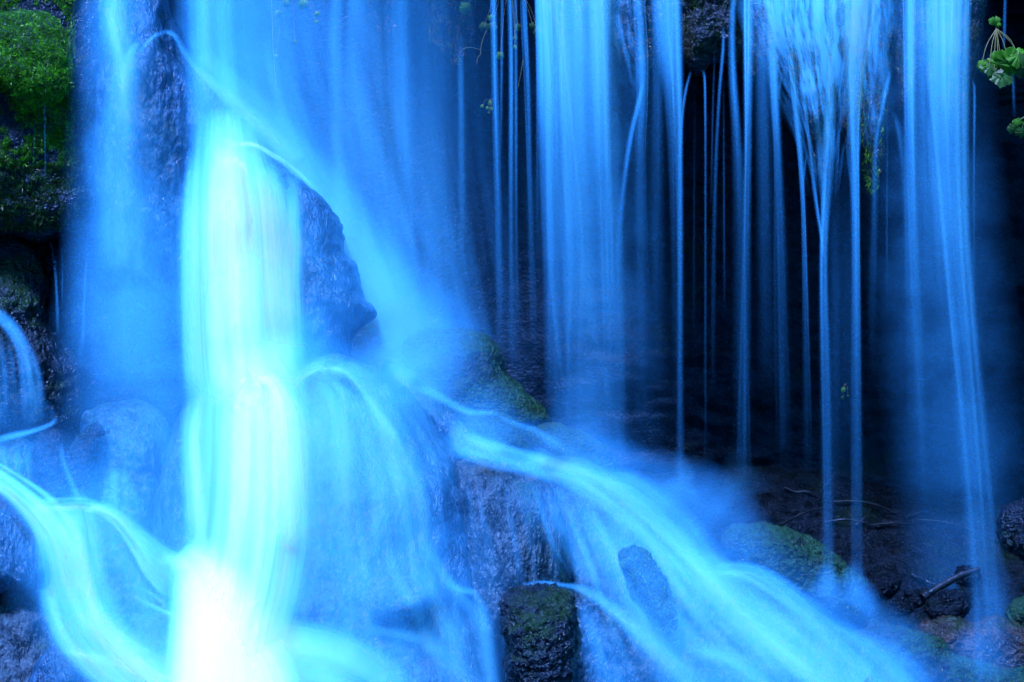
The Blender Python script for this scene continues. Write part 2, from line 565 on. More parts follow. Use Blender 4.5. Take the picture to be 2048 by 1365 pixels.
rock('stream_step', 'hidden rock step under the bright lower left stream',
     [(60, 1010), (140, 1000), (200, 1080), (240, 1220), (330, 1330), (360, 1500), (100, 1500), (60, 1300), (40, 1120)],
     -0.55, 0.16, 0.4, 'rock', 0.03, 4, 0.02, seed=30)
rock('rough_ledge', 'rough pitted rock ledge filling the bottom left corner',
     [(-160, 1160), (0, 1158), (70, 1175), (110, 1240), (170, 1310), (250, 1390), (300, 1520), (-160, 1520)],
     -0.85, 0.2, 0.4, 'rock_pale', 0.04, 5, 0.03, seed=22, lean=-.7)
rock('plunge_rock', 'submerged rock under the white plunge at the bottom',
     [(120, 1250), (260, 1230), (420, 1210), (560, 1260), (760, 1300), (960, 1360), (1000, 1520), (100, 1520)],
     -1.15, 0.14, 0.5, 'rock', 0.03, 4, 0.02, seed=23)
rock('pale_stone', 'pale stone showing through thin water above the bottom edge, left of the dark boulder',
     [(730, 1180), (760, 1140), (790, 1150), (840, 1170), (850, 1215), (800, 1240), (745, 1240)],
     -1.12, 0.07, 0.3, 'rock_pale', 0.015, 6, 0.015, seed=24)

# right bank
mh = rock('mossy_hummock', 'dim green mossy hummock beside the white stream on the right bank',
     [(1440, 1070), (1480, 1048), (1560, 1052), (1640, 1085), (1700, 1130), (1740, 1190), (1720, 1260), (1640, 1240), (1540, 1180), (1460, 1120)],
     0.3, 0.14, 0.4, 'rock_moss', 0.03, 4.5, 0.02, seed=25)
rock('angular_rock', 'brownish angular rock with pointed top in the bottom right corner',
     [(1838, 1262), (1870, 1240), (1910, 1232), (1950, 1248), (1990, 1234), (2060, 1258), (2160, 1280), (2160, 1420), (1960, 1400), (1860, 1330)],
     -0.12, 0.14, 0.3, 'rock_brown', 0.022, 6, 0.02, power=5, seed=26)
rock('edge_boulder', 'dark glistening boulder cut off by the right edge',
     [(1996, 1050), (2010, 1020), (2045, 1000), (2140, 990), (2160, 1110), (2080, 1130), (2010, 1100)],
     0.2, 0.12, 0.3, 'rock_dark', 0.03, 5, 0.02, seed=27)
rb = rock('corner_boulder', 'dark mossy boulder at the right edge above the brownish angular rock',
     [(2010, 1230), (2030, 1200), (2080, 1185), (2160, 1190), (2160, 1300), (2050, 1290)],
     0.1, 0.12, 0.3, 'rock_moss', 0.02, 5, 0.02, seed=28)
rs = rock('mossy_bank_stone', 'dark moss and gravel stone filling the bottom right below the angular rock',
     [(1700, 1290), (1780, 1240), (1850, 1270), (1920, 1310), (2040, 1330), (2160, 1340), (2160, 1540), (1800, 1540), (1740, 1400)],
     -0.25, 0.14, 0.4, 'rock_moss', 0.035, 5, 0.03, seed=29)
for k, (x, y, r, Yk, lb) in enumerate([
        (1770, 1170, 36, 0.25, 'round dark stone left of the leaning log on the right bank'),
        (1835, 1195, 30, 0.2, 'small stone at the lower end of the leaning log'),
        (1740, 1190, 24, 0.22, 'small dark stone against the mossy hummock on the right bank'),
        (1800, 1215, 26, 0.15, 'small low stone just below the round dark stone'),
        (1895, 1215, 44, 0.1, 'flat pinkish grey stone just behind the angular rock'),
        (1935, 1150, 30, 0.3, 'small stone behind the upper end of the leaning log')]):
    a = np.linspace(0, 2 * math.pi, 9)[:-1]
    o = [(x + r * (1 + 0.25 * random.uniform(-1, 1)) * math.cos(t), y - 0.7 * r * (1 + 0.25 * random.uniform(-1, 1)) * math.sin(t)) for t in a]
    rock('stone', lb, o, Yk, 0.05, 0.1, 'ground', 0.015, 7, 0.015,
         seg=80, rings=24, group='stones on the right bank', seed=40 + k)

# lip of the right curtain: hanging mossy rocks
lips = []
for nm, lb, o, Yl, fr in [
    ('curtain_lip', 'mossy rock lip under the broad left strand of the right curtain', [(1070, -200), (1240, -220), (1250, -60), (1230, 40), (1160, 60), (1090, 30)], 0.5, 0.12),
    ('curtain_lip', 'mossy hanging lip between the broad left strand and the next strand', [(1200, -200), (1390, -200), (1370, 20), (1330, 110), (1290, 148), (1240, 120), (1215, 40)], 0.52, 0.12),
    ('curtain_lip', 'dark glistening mossy lip left of the five bright strands', [(1340, -200), (1500, -200), (1485, 60), (1470, 138), (1430, 132), (1402, 152), (1372, 140), (1355, 40)], 0.48, 0.14),
    ('curtain_lip', 'hanging mossy lip behind the converging strands', [(1470, -220), (1640, -220), (1680, 0), (1668, 180), (1655, 330), (1640, 372), (1622, 330), (1598, 210), (1560, 180), (1520, 172), (1480, 120)], 0.5, 0.14),
    ('curtain_lip', 'long hanging lip with a green moss tip', [(1640, -220), (1820, -220), (1800, 40), (1790, 170), (1766, 300), (1748, 350), (1730, 310), (1715, 240), (1690, 330), (1665, 230), (1655, 60)], 0.52, 0.14),
    ('curtain_lip', 'rock lip under the broad bright rightmost fall', [(1770, -220), (2000, -220), (1975, 0), (1955, 140), (1930, 240), (1880, 250), (1830, 200), (1790, 225), (1780, 60)], 0.5, 0.14),
]:
    lips.append(rock(nm, lb, o, Yl, fr, 0.5, 'lip', 0.03, 5, 0.02, group='mossy lips of the right curtain', seed=60 + len(lips)))

TREE = BVHTree.FromPolygons([tuple(x) for x in np.vstack(bv_v)], np.vstack(bv_f).tolist())
BACK = BVHTree.FromPolygons([tuple(x) for x in np.vstack(back_v)], np.vstack(back_f).tolist())
CAM = Vector((0, -D, ZC))


def hit(px, py, back=False):
    q = P(np.float64(px), np.float64(py), 0.0)
    dv = Vector(q) - CAM
    dv.normalize()
    loc, nor, idx, dist = (BACK if back else TREE).ray_cast(CAM, dv)
    return (loc, nor) if loc is not None else (None, None)


# a mossy stone that the stream parts around
stone_moss = rock('mossy_stone', 'long green mossy stone split by the stream on the lower right slope',
     [(1232, 1110), (1262, 1092), (1300, 1108), (1332, 1155), (1352, 1210), (1364, 1260), (1350, 1292), (1318, 1262), (1280, 1212), (1246, 1160)],
     min(hit(x_, y_)[0].y for x_, y_ in ((1250, 1110), (1300, 1180), (1345, 1270))) + .015, 0.10, 0.4, 'rock_moss', 0.035, 5, 0.012, seed=12, use=False)


# ------------------------------------------------------------------ water
class Water:
    def __init__(s):
        s.v, s.f, s.d, s.uv, s.n = [], [], [], [], 0

    def sheet(s, path, Yd=None, off=0.02, nu=11, step=14, e=1.4, layers=1, gap=0.04, bow=0.25, smooth=14, drape=True, skew=0.0, back=False, drop=0.14, wide=1.0):
        """path rows: x, y, width, thickness. The sheet lies on the rock below (off in front of it) and, where Yd is
        given, hangs no deeper than Yd: it runs over a lip and then falls free. bow rounds it towards the viewer."""
        layers = min(layers, 2)
        path = [list(r) for r in path]
        for k_ in (0, -1):               # no sheet begins or ends with an edge inside the picture
            if 0 < path[k_][0] < 2048 and 0 < path[k_][1] < 1365:
                path[k_][3] = 0.0
        L = sum(math.hypot(path[i + 1][0] - path[i][0], path[i + 1][1] - path[i][1]) for i in range(len(path) - 1))
        nv = max(8, int(L / step))
        c, _ = catmull(path, nv)
        t = np.gradient(c[:, :2], axis=0)
        t /= np.linalg.norm(t, axis=1)[:, None] + 1e-9
        nrm = np.stack([-t[:, 1], t[:, 0]], 1)
        nrm *= np.where(nrm[:, :1] < 0, -1, 1) if abs(t[:, 1]).mean() > abs(t[:, 0]).mean() else 1
        u = np.linspace(-1, 1, nu)
        w = np.clip(c[:, 2], 1, None) * wide
        xy = c[:, None, :2] + nrm[:, None] * (u[None, :, None] * w[:, None, None] * 0.5)
        Ys = np.full((nv, nu), 9.0)
        if drape:
            for i in range(nv):
                for j in range(nu):
                    h, _n = hit(*xy[i, j], back)
                    if h is not None:
                        Ys[i, j] = h.y
        Y = Ys - off
        if Yd is not None:
            yd = np.array(Yd if hasattr(Yd, '__len__') else [Yd, Yd], float)
            yd = np.interp(np.linspace(0, 1, nv), np.linspace(0, 1, len(yd)), yd)[:, None]
            Y = np.minimum(Y, yd)
        if not drape:
            Y = np.repeat(yd, nu, 1)
        Y = np.minimum(Y, Y.min(1, keepdims=True) + drop)       # the water bridges gaps instead of folding into them
        lim = Y.copy()
        for _ in range(smooth):
            Yp = np.pad(Y, 1, mode='edge')
            Y = (Yp[:-2, 1:-1] + 2 * Yp[1:-1, 1:-1] + Yp[2:, 1:-1] + 0.5 * Yp[1:-1, :-2] + 0.5 * Yp[1:-1, 2:]) / 5
            Y = np.minimum(Y, lim)
        bowm = bow * w[:, None] * PXM * (1 - u[None] ** 2)
        prof = np.clip(1 - (u - skew) ** 2 / (1 + abs(skew)) ** 2, 0, 1) ** (e * 1.6)
        prof[0] = prof[-1] = 0
        dens = np.clip(c[:, 3], 0, None)[:, None] * prof[None]
        Lm = L * PXM
        for k in range(layers):
            yy = Y - bowm * (1 if k == 0 else 0.3) - k * gap
            pts = P(xy[..., 0], xy[..., 1], yy)
            s.v.append(pts.reshape(-1, 3))
            s.f.append(grid_faces(nv, nu, s.n))
            s.d.append((dens / layers).ravel())
            uu = np.repeat((u[None] * 0.5 * w.mean() * PXM), nv, 0) + random.uniform(0, 50)
            vv = np.repeat(np.linspace(0, Lm, nv)[:, None], nu, 1) + random.uniform(0, 50)
            s.uv.append(np.stack([uu.ravel(), vv.ravel()], 1))
            s.n += nv * nu
        return s

    def braid(s, path, n, d=(.4, 1.2), wf=(.12, .4), **kw):
        """n finer runs woven inside one broad run"""
        for k in range(n):
            o0, o1 = random.uniform(-.42, .42), random.uniform(-.42, .42)
            ph, am = random.uniform(0, 6.3), random.uniform(0, .12)
            f0, dd = random.uniform(*wf), random.uniform(*d)
            c, _ = catmull(path, 12)
            t = np.gradient(c[:, :2], axis=0)
            t /= np.linalg.norm(t, axis=1)[:, None] + 1e-9
            q = np.linspace(0, 1, 12)
            off = (o0 + (o1 - o0) * q + am * np.sin(ph + 7 * q)) * c[:, 2]
            c[:, 0] += -t[:, 1] * off
            c[:, 1] += t[:, 0] * off
            c[:, 2] *= f0 * (1 + .3 * np.sin(ph * 2 + 5 * q))
            c[:, 3] *= dd * (1 + .4 * np.sin(ph * 3 + 6 * q))
            s.sheet(c.tolist(), nu=7, **kw)
        return s

    def fan(s, A, B, n, w=(10, 40), d=(0.3, 1.2), jit=10, **kw):
        """n thin runs between two guide paths of equal length"""
        A, B = np.array(A, float), np.array(B, float)
        for k in range(n):
            t = (k + random.random()) / n
            q = A + (B - A) * t
            q = q + np.cumsum(np.array([[random.gauss(0, jit), random.gauss(0, jit * 0.4)] for _ in q]), 0) * 0.6
            ww = random.uniform(*w) * 1.45
            dd = random.uniform(*d) * .75
            m = len(q)
            a = random.uniform(0, 0.25)
            b = random.uniform(0.7, 1.0)
            rows = []
            for i in range(m):
                f = i / (m - 1)
                rows.append((q[i][0], q[i][1], ww * (0.7 + 0.8 * f), dd * ss(np.array(f), a - 0.15, a + 0.15) * (1 - ss(np.array(f), b - 0.1, b + 0.25))))
            s.sheet(rows, nu=7, **kw)
        return s

    def build(s, name, mat, parent=None):
        ob = mesh_ob(name, np.vstack(s.v), np.vstack(s.f), M[mat], parent)
        me = ob.data
        at = me.attributes.new('dens', 'FLOAT', 'POINT')
        at.data.foreach_set('value', np.concatenate(s.d).astype(np.float32))
        uvl = me.uv_layers.new(name='UVMap')
        li = np.empty(len(me.loops), np.int32)
        me.loops.foreach_get('vertex_index', li)
        uvl.data.foreach_set('uv', np.vstack(s.uv)[li].ravel().astype(np.float32))
        return ob


def strand(label, path, Yd, mat='water', group='strands of the right curtain', name='water_strand', extra=(), **kw):
    kw.setdefault('layers', 2)
    kw['e'] = kw.get('e', 1.4) * 1.45

    def soften(pp):          # the falling water spreads and thins out on its way down
        pp = [(x, y, ww, dd * (1 + 1.6 * (1 - float(ss(np.array(y), -20., 320.))))) for x, y, ww, dd in pp]
        return [(x, y, ww * (1.25 if ww < 30 else 1.08), dd * (1 - .6 * float(ss(np.array(y), 150., 900.)))) for x, y, ww, dd in pp]
    path = soften(path)
    extra = [soften(q) for q in extra]
    w = Water().sheet(path, Yd, **kw)
    for ex in extra:
        w.sheet(ex, Yd, **kw)
    if max(r[2] for r in path) > 24:
        w.braid(path, 5 if max(r[2] for r in path) > 60 else 3, (.15, .55), (.08, .25), Yd=Yd, off=.03, drape=kw.get('drape', True))
    return tag(w.build(name, mat), label, 'waterfall', group)


YC = 0.30
# --- right curtain, left to right
strand('very thin thread of water at far left of the right curtain, beside the hanging leaf', [(986, -60, 16, 1.0), (990, 150, 15, 1.1), (996, 400, 16, .8), (1000, 650, 20, .35), (1002, 780, 24, 0)], YC + .1)
strand('bright twin thread of water, left one of the close pair', [(1018, -60, 14, 1.0), (1022, 120, 12, 1.6), (1022, 400, 13, 1.3), (1024, 640, 16, .6), (1024, 760, 20, 0)], YC + .1)
strand('fine twin thread of water, right one of the close pair', [(1031, -60, 10, .8), (1032, 120, 8, 1.0), (1032, 400, 9, .8), (1034, 600, 12, .4), (1034, 720, 15, 0)], YC + .1)
strand('thin thread of water just left of the broad double strand', [(1046, -40, 14, .6), (1050, 60, 14, 1.1), (1056, 180, 13, 1.0), (1060, 400, 15, .6), (1064, 620, 18, .3), (1064, 740, 20, 0)], YC + .08,
       extra=[[(1070, -60, 7, .5), (1074, 150, 6, .5), (1075, 400, 8, .2), (1075, 560, 8, 0)], [(1005, -60, 8, .4), (1003, 150, 8, .5), (1001, 320, 8, 0)]])
strand('broad pale left strand of the right curtain, sharp edged on its left', [(1105, -80, 70, 3.2), (1112, 80, 75, 3.0), (1124, 300, 90, 2.0), (1140, 520, 105, 1.4), (1146, 720, 110, .8), (1150, 900, 110, .1)], YC, skew=-.55, e=1.1, layers=3,
       extra=[[(1150, -80, 60, 1.6), (1156, 200, 60, 1.2), (1164, 500, 70, .6), (1168, 800, 70, .1)], [(1095, -80, 22, 1.6), (1101, 150, 22, 1.3), (1108, 420, 26, .6), (1112, 760, 26, .1)]])
strand('pale strand leaning right beside the broad left strand', [(1198, -80, 62, 2.8), (1200, 90, 56, 2.8), (1207, 280, 52, 2.2), (1218, 480, 56, 1.5), (1228, 720, 60, .9), (1240, 930, 60, .2)], YC, layers=3,
       extra=[[(1180, -80, 80, .9), (1180, 200, 70, .7), (1190, 500, 70, .4), (1190, 800, 70, .1)], [(1225, 60, 30, .5), (1234, 400, 34, .5), (1245, 900, 30, .0)]])
strand('thin arcing jet of water crossing diagonally left from the mossy lip', [(1288, 150, 8, .2), (1278, 200, 12, 1.1), (1262, 270, 14, 1.2), (1250, 350, 16, .9), (1241, 440, 18, .5), (1236, 560, 20, .0)], [.38, .3, .22, .18], drape=False)
strand('faint veil of water falling behind the diagonal jet', [(1272, -60, 30, .5), (1280, 60, 30, .6), (1284, 170, 26, .7), (1280, 320, 30, .4), (1285, 620, 40, .2), (1290, 900, 40, 0)], YC, 'veil')
strand('sheet of water narrowing to a bright right edge, left of the dark mossy lip', [(1328, -80, 76, 2.0), (1334, 80, 62, 1.9), (1345, 220, 40, 1.2), (1350, 420, 30, .5), (1354, 700, 34, .2), (1354, 900, 34, 0)], YC,
       extra=[[(1350, -80, 30, 1.4), (1356, 120, 22, 2.0), (1359, 260, 15, 2.6), (1360, 500, 15, 2.0), (1360, 750, 17, 1.2), (1361, 930, 20, .8), (1362, 1010, 22, .2)], [(1312, -80, 30, .8), (1316, 260, 40, .6), (1316, 560, 44, .3), (1316, 800, 44, 0)]])
strand('short curved trickle joining the bright edge below the dark mossy lip', [(1382, 142, 6, .3), (1372, 180, 7, 1.2), (1365, 230, 7, 1.2), (1361, 320, 8, .3)], YC - .02, drape=False)
strand('fine bright thread below the tip of the dark mossy lip', [(1407, 140, 8, .9), (1410, 170, 6, 1.8), (1411, 300, 6, 1.2), (1411, 500, 6, .7), (1411, 800, 7, .35), (1411, 960, 8, 0)], YC, extra=[[(1390, 150, 5, .25), (1388, 500, 6, .2), (1388, 700, 6, 0)]])
strand('fine slanting thread of water between the dark lip and the bright strand', [(1447, 50, 6, .4), (1446, 100, 8, 1.0), (1438, 200, 8, .8), (1431, 350, 10, .6), (1427, 560, 12, .3), (1426, 800, 12, 0)], YC,
       extra=[[(1430, 80, 5, .3), (1425, 250, 5, .4), (1422, 420, 5, .1)], [(1447, 140, 5, .4), (1448, 400, 6, .35), (1449, 640, 7, 0)]])
strand('bright narrow strand right of the dark mossy lip', [(1499, -80, 28, 2.0), (1498, 60, 24, 3.0), (1496, 260, 18, 3.0), (1493, 450, 20, 1.8), (1490, 660, 26, 1.0), (1488, 860, 34, .55), (1487, 980, 38, .1)], YC, layers=3,
       extra=[[(1470, -60, 16, .7), (1464, 60, 16, .8), (1466, 160, 18, 1.3), (1473, 270, 22, 1.0), (1480, 450, 36, .5), (1482, 750, 44, .3), (1484, 950, 44, 0)]])
strand('bright strand leaning right, left of the converging cluster', [(1536, -80, 40, 1.8), (1544, 60, 34, 2.0), (1550, 200, 22, 2.4), (1556, 320, 20, 1.6), (1562, 520, 28, .9), (1566, 760, 34, .5), (1568, 930, 36, .05)], YC, layers=3,
       extra=[[(1525, -60, 50, .6), (1530, 300, 50, .5), (1540, 800, 60, .1)], [(1568, 144, 5, .2), (1562, 160, 7, .9), (1558, 200, 7, .5)]])
strand('thin curving thread falling clear left of the converging strands', [(1578, -60, 30, 1.0), (1582, 90, 20, 1.3), (1592, 220, 14, 1.6), (1602, 330, 12, 2.0), (1608, 450, 11, 1.4), (1612, 650, 14, .7), (1615, 850, 18, .3), (1615, 960, 18, 0)], YC,
       extra=[[(1615, 300, 5, .2), (1609, 340, 6, .9), (1606, 390, 6, .3)]])
strand('converging water net over the mossy lip meeting in one bright strand', [(1668, -80, 60, 2.4), (1665, 60, 46, 2.4), (1664, 180, 34, 2.6), (1658, 320, 26, 3.0), (1650, 450, 20, 3.6), (1648, 560, 20, 3.0), (1652, 760, 26, 1.9), (1655, 960, 30, 1.2), (1657, 1140, 34, .7), (1658, 1230, 36, .1)], YC, layers=3,
       extra=[[(1612, -80, 34, 1.4), (1618, 60, 26, 1.5), (1628, 180, 20, 1.4), (1640, 300, 18, 1.3), (1648, 420, 16, 1.2), (1650, 500, 14, .2)],
              [(1590, 40, 26, .8), (1604, 160, 14, 1.4), (1618, 280, 9, 1.4), (1630, 390, 9, 2.0), (1642, 470, 9, 2.0), (1648, 520, 9, .4)],
              [(1640, -80, 40, 1.5), (1636, 80, 26, 1.2), (1646, 200, 14, .9), (1660, 300, 12, .5)],
              [(1628, 350, 6, .6), (1634, 410, 7, 1.8), (1644, 480, 7, 1.6), (1647, 520, 7, .2)],
              [(1672, 300, 50, .4), (1676, 600, 50, .5), (1676, 1000, 44, .2), (1676, 1100, 40, 0)]])
strand('wide pale strand funnelling to a narrow bright thread, right of the converging net', [(1712, -80, 104, 3.4), (1710, 60, 90, 3.2), (1706, 140, 60, 3.0), (1706, 230, 34, 3.2), (1709, 330, 22, 3.4), (1711, 480, 20, 2.6), (1712, 700, 24, 1.7), (1713, 900, 28, 1.0), (1714, 1120, 34, .5), (1714, 1230, 34, .1)], YC, layers=3,
       extra=[[(1691, 270, 5, .3), (1697, 320, 9, 1.2), (1704, 380, 9, .9), (1707, 440, 8, .2)], [(1724, 250, 5, .2), (1719, 290, 6, 1.0), (1714, 350, 6, .3)], [(1698, 300, 40, .4), (1696, 600, 40, .4), (1698, 1000, 40, 0)]])
strand('thin forked jets joining below the long mossy lip tip', [(1781, 140, 8, .4), (1774, 170, 11, 1.4), (1764, 220, 11, 1.1), (1754, 270, 11, 1.1), (1750, 330, 14, .8), (1748, 460, 18, .45), (1744, 620, 22, .2), (1744, 780, 22, 0)], YC - .03,
       extra=[[(1742, 190, 5, .3), (1746, 225, 7, .9), (1751, 270, 8, .6), (1752, 320, 8, 0)], [(1757, -60, 14, .7), (1755, 60, 14, .7), (1752, 160, 13, .5), (1752, 260, 10, .2)], [(1775, 200, 5, .4), (1774, 420, 5, .4), (1774, 640, 6, 0)]])
strand('soft strand left of the broad rightmost fall', [(1822, -80, 40, 2.2), (1820, 100, 36, 2.2), (1822, 280, 36, 1.9), (1826, 480, 42, 1.2), (1832, 700, 50, .7), (1838, 900, 56, .35), (1840, 1040, 56, 0)], YC, layers=3,
       extra=[[(1786, 220, 8, .2), (1798, 260, 16, .7), (1808, 330, 20, .5), (1816, 460, 30, .3), (1820, 700, 40, 0)], [(1850, -80, 70, .7), (1856, 300, 80, .8), (1866, 700, 90, .5), (1876, 1000, 90, .1)]])
strand('broad bright rightmost fall reaching the bottom edge', [(1892, -80, 100, 5.2), (1892, 80, 98, 4.8), (1896, 260, 86, 4.0), (1906, 460, 70, 3.2), (1922, 660, 66, 2.6), (1942, 880, 66, 2.2), (1958, 1080, 66, 1.7), (1968, 1250, 66, 1.2), (1974, 1400, 66, 1.0)], YC, layers=3, e=1.2,
       extra=[[(1880, -80, 150, 1.0), (1884, 200, 140, .9), (1900, 500, 140, .7), (1940, 900, 150, .5), (1965, 1150, 150, .2), (1970, 1300, 150, 0)],
              [(1855, 215, 8, .4), (1860, 280, 16, 1.0), (1872, 420, 26, .8), (1886, 640, 34, .4), (1900, 860, 40, 0)]])
strand('hair thin drip lines right of the broad rightmost fall', [(1946, 160, 7, .7), (1949, 190, 7, 1.0), (1948, 320, 6, .7), (1948, 480, 6, .4), (1948, 620, 6, 0)], YC,
       extra=[[(1937, 120, 4, .4), (1937, 300, 4, .3), (1937, 420, 4, 0)], [(2011, -40, 7, .5), (2009, 60, 8, .6), (2007, 100, 7, 0)]])
strand('faint drip falling from the green leaves at the right edge', [(2025, 130, 8, .5), (2027, 180, 8, .5), (2029, 240, 8, 0)], .1, drape=False)
w = Water()
w.sheet([(1620, -90, 330, 5.0), (1625, 30, 300, 4.2), (1640, 130, 240, 2.8), (1650, 230, 170, 1.4), (1655, 330, 110, .5), (1655, 400, 80, 0)], .32, nu=27, step=9, e=.7, smooth=2, off=.012)
w.sheet([(1740, -90, 140, 3.0), (1740, 60, 130, 2.0), (1745, 180, 100, 1.0), (1748, 300, 60, 0)], .33, nu=15, step=9, e=.8, smooth=2, off=.012)
w.sheet([(1250, -90, 120, 1.4), (1258, 40, 110, 1.2), (1270, 120, 80, .6), (1280, 200, 60, 0)], .34, nu=15, step=9, e=.8, smooth=2, off=.012)
tag(w.build('lip_film', 'net'), 'thin pale net of water running over the hanging mossy lips', 'waterfall')
strand('broad soft sheet filling the gap between the two left strands of the right curtain', [(1160, -80, 170, 1.2), (1164, 100, 170, 1.0), (1170, 350, 170, .8), (1180, 600, 170, .6), (1190, 800, 160, .4), (1194, 950, 150, 0)], YC + .04, 'veil', nu=17)
# background veil curtain between the main fall and the leaf
w = Water()
w.sheet([(680, -80, 40, 1.0), (670, 80, 40, 1.1), (676, 260, 44, .9), (684, 420, 50, .5), (690, 520, 54, 0)], .5, layers=2)
w.sheet([(712, -80, 60, .7), (706, 100, 50, .6), (708, 400, 50, .3), (708, 560, 50, 0)], .5, layers=1)
tag(w.build('water_strand', 'veil'), 'soft hazy strand behind the spray right of the main fall', 'waterfall', 'background veils of falling water')
w = Water()
w.sheet([(760, -80, 180, .5), (770, 200, 180, .6), (790, 500, 190, .45), (800, 700, 200, .1)], .6, layers=1, nu=15, e=.8)
w.sheet([(800, -80, 60, .6), (802, 200, 66, .6), (810, 420, 70, .3), (812, 560, 70, 0)], .58)
tag(w.build('water_strand', 'veil'), 'wide dim veil of water left of the reddish hanging moss', 'waterfall', 'background veils of falling water')
w = Water()
w.sheet([(880, -80, 130, .22), (885, 200, 130, .35), (890, 500, 130, .3), (900, 700, 130, .05)], .6, nu=15, e=.8)
w.sheet([(922, 60, 14, .2), (922, 160, 18, .5), (924, 320, 20, .35), (926, 600, 24, .0)], .55)
tag(w.build('water_strand', 'veil'), 'faintest veil of water under the reddish hanging moss', 'waterfall', 'background veils of falling water')

# --- left falls
w = Water()
w.sheet([(226, -80, 90, 2.2), (226, 30, 76, 2.6), (244, 110, 84, 2.8), (244, 200, 100, 2.2), (234, 320, 110, 1.6), (236, 440, 110, 1.0), (244, 540, 100, .5), (250, 640, 90, 0)], None, off=.03, layers=3, e=1.2)
w.sheet([(224, 0, 34, 2.0), (226, 60, 32, 2.6), (240, 120, 30, 2.0), (250, 220, 34, 1.0), (250, 320, 34, 0)], None, off=.06)
w.sheet([(285, 86, 10, .6), (268, 96, 26, 1.8), (252, 130, 40, 2.0), (244, 200, 44, 1.0), (240, 300, 44, 0)], None, off=.06)
w.sheet([(190, 240, 60, .7), (186, 320, 60, .8), (200, 450, 50, .6), (205, 600, 50, .2), (206, 720, 40, 0)], None, off=.03, layers=2)
w.sheet([(330, 66, 12, .8), (310, 72, 14, 1.4), (290, 92, 14, 1.4), (276, 110, 16, .4)], None, off=.04)
w.fan([(215, 330), (225, 450), (240, 560), (245, 700)], [(300, 250), (305, 400), (300, 520), (296, 660)], 8, (10, 24), (.25, .8), 4, off=.03)
tag(w.build('left_fall', 'film'), 'narrower white fall streaming down the left side of the rock spire', 'waterfall')

w = Water()
w.sheet([(430, -100, 180, 3.0), (436, 40, 170, 2.6), (445, 160, 170, 2.4), (458, 290, 170, 1.8), (470, 400, 150, 0)], [.2, .15, .05, -.1], layers=3, off=.05, nu=17, e=1.1)
w.sheet([(400, -100, 60, 2.4), (402, 80, 60, 2.4), (400, 200, 70, 2.0), (415, 320, 80, 0)], [.15, .1, 0, -.1], layers=2, off=.05)
w.sheet([(320, 62, 10, .5), (348, 70, 16, 1.8), (378, 116, 22, 2.6), (440, 180, 34, 3.4), (500, 232, 44, 3.0), (560, 288, 50, 2.2), (620, 360, 60, 1.2), (680, 440, 60, .5), (720, 520, 60, 0)], None, back=True, off=.05, layers=2)
w.sheet([(345, 20, 26, .6), (390, 90, 40, 1.0), (470, 180, 80, 1.6), (560, 280, 110, 1.6), (650, 390, 120, 1.3), (720, 500, 130, 1.1), (780, 610, 150, .9), (830, 710, 170, .5), (860, 780, 170, 0)], [9, .3, .25, .2, .15], back=True, off=.06, layers=3, nu=15)
w.sheet([(520, 60, 120, .7), (560, 200, 130, .9), (620, 340, 140, 1.0), (720, 480, 150, .9), (790, 610, 170, .8), (850, 720, 190, .3), (880, 790, 190, 0)], [.4, .3, .25], back=True, layers=2, nu=15)
w.sheet([(520, -100, 130, .9), (530, 100, 130, .8), (550, 260, 130, .5), (580, 400, 120, 0)], [.45, .4, .35], layers=2, nu=13)
tag(w.build('upper_fall', 'veil'), 'broad hazy upper fall sweeping diagonally down onto the main boulder', 'waterfall')

w = Water()
w.sheet([(452, 215, 120, 0), (456, 300, 150, 1.4), (464, 400, 190, 2.6), (468, 500, 200, 2.6), (472, 620, 205, 2.2), (480, 720, 215, 2.2), (495, 810, 220, 0)], [-.12, -.26, -.30, -.32, -.36], off=.05, layers=4, nu=17, e=1.9, wide=1.25)
w.sheet([(446, 270, 60, 0), (454, 350, 100, 2.2), (458, 450, 130, 3.4), (462, 570, 140, 2.6), (470, 690, 150, 1.4), (480, 790, 150, 0)], [-.3, -.36, -.36, -.38], off=.1, layers=2, nu=15, e=2.0)
w.sheet([(430, 330, 10, .6), (446, 322, 12, 2.0), (462, 318, 14, 3.0), (482, 328, 16, 2.0), (494, 350, 16, .6)], None, off=.12)
w.sheet([(455, 292, 10, .4), (478, 288, 12, 1.6), (510, 290, 12, 1.6), (545, 310, 14, 1.0), (590, 340, 16, .5), (640, 390, 18, 0)], None, off=.07)
w.sheet([(530, 330, 60, .6), (540, 420, 90, 1.6), (548, 540, 100, 1.3), (555, 680, 110, .9), (560, 780, 110, .0)], [9, -.25, -.3, -.36], off=.04, layers=2)
w.sheet([(586, 345, 40, .3), (586, 480, 50, .6), (584, 640, 60, .5), (590, 740, 60, .1)], None, off=.03)
w.sheet([(575, 490, 5, .4), (562, 560, 7, .8), (556, 600, 7, .6), (556, 680, 7, .1)], None, off=.05)
w.sheet([(392, 300, 40, .8), (388, 450, 70, .8), (388, 620, 70, .7), (392, 740, 70, .5), (396, 800, 70, 0)], [-.1, -.2, -.26, -.3], off=.05, layers=2)
tag(w.build('main_fall', 'column'), 'brightest white column of water pouring over the main boulder', 'waterfall')

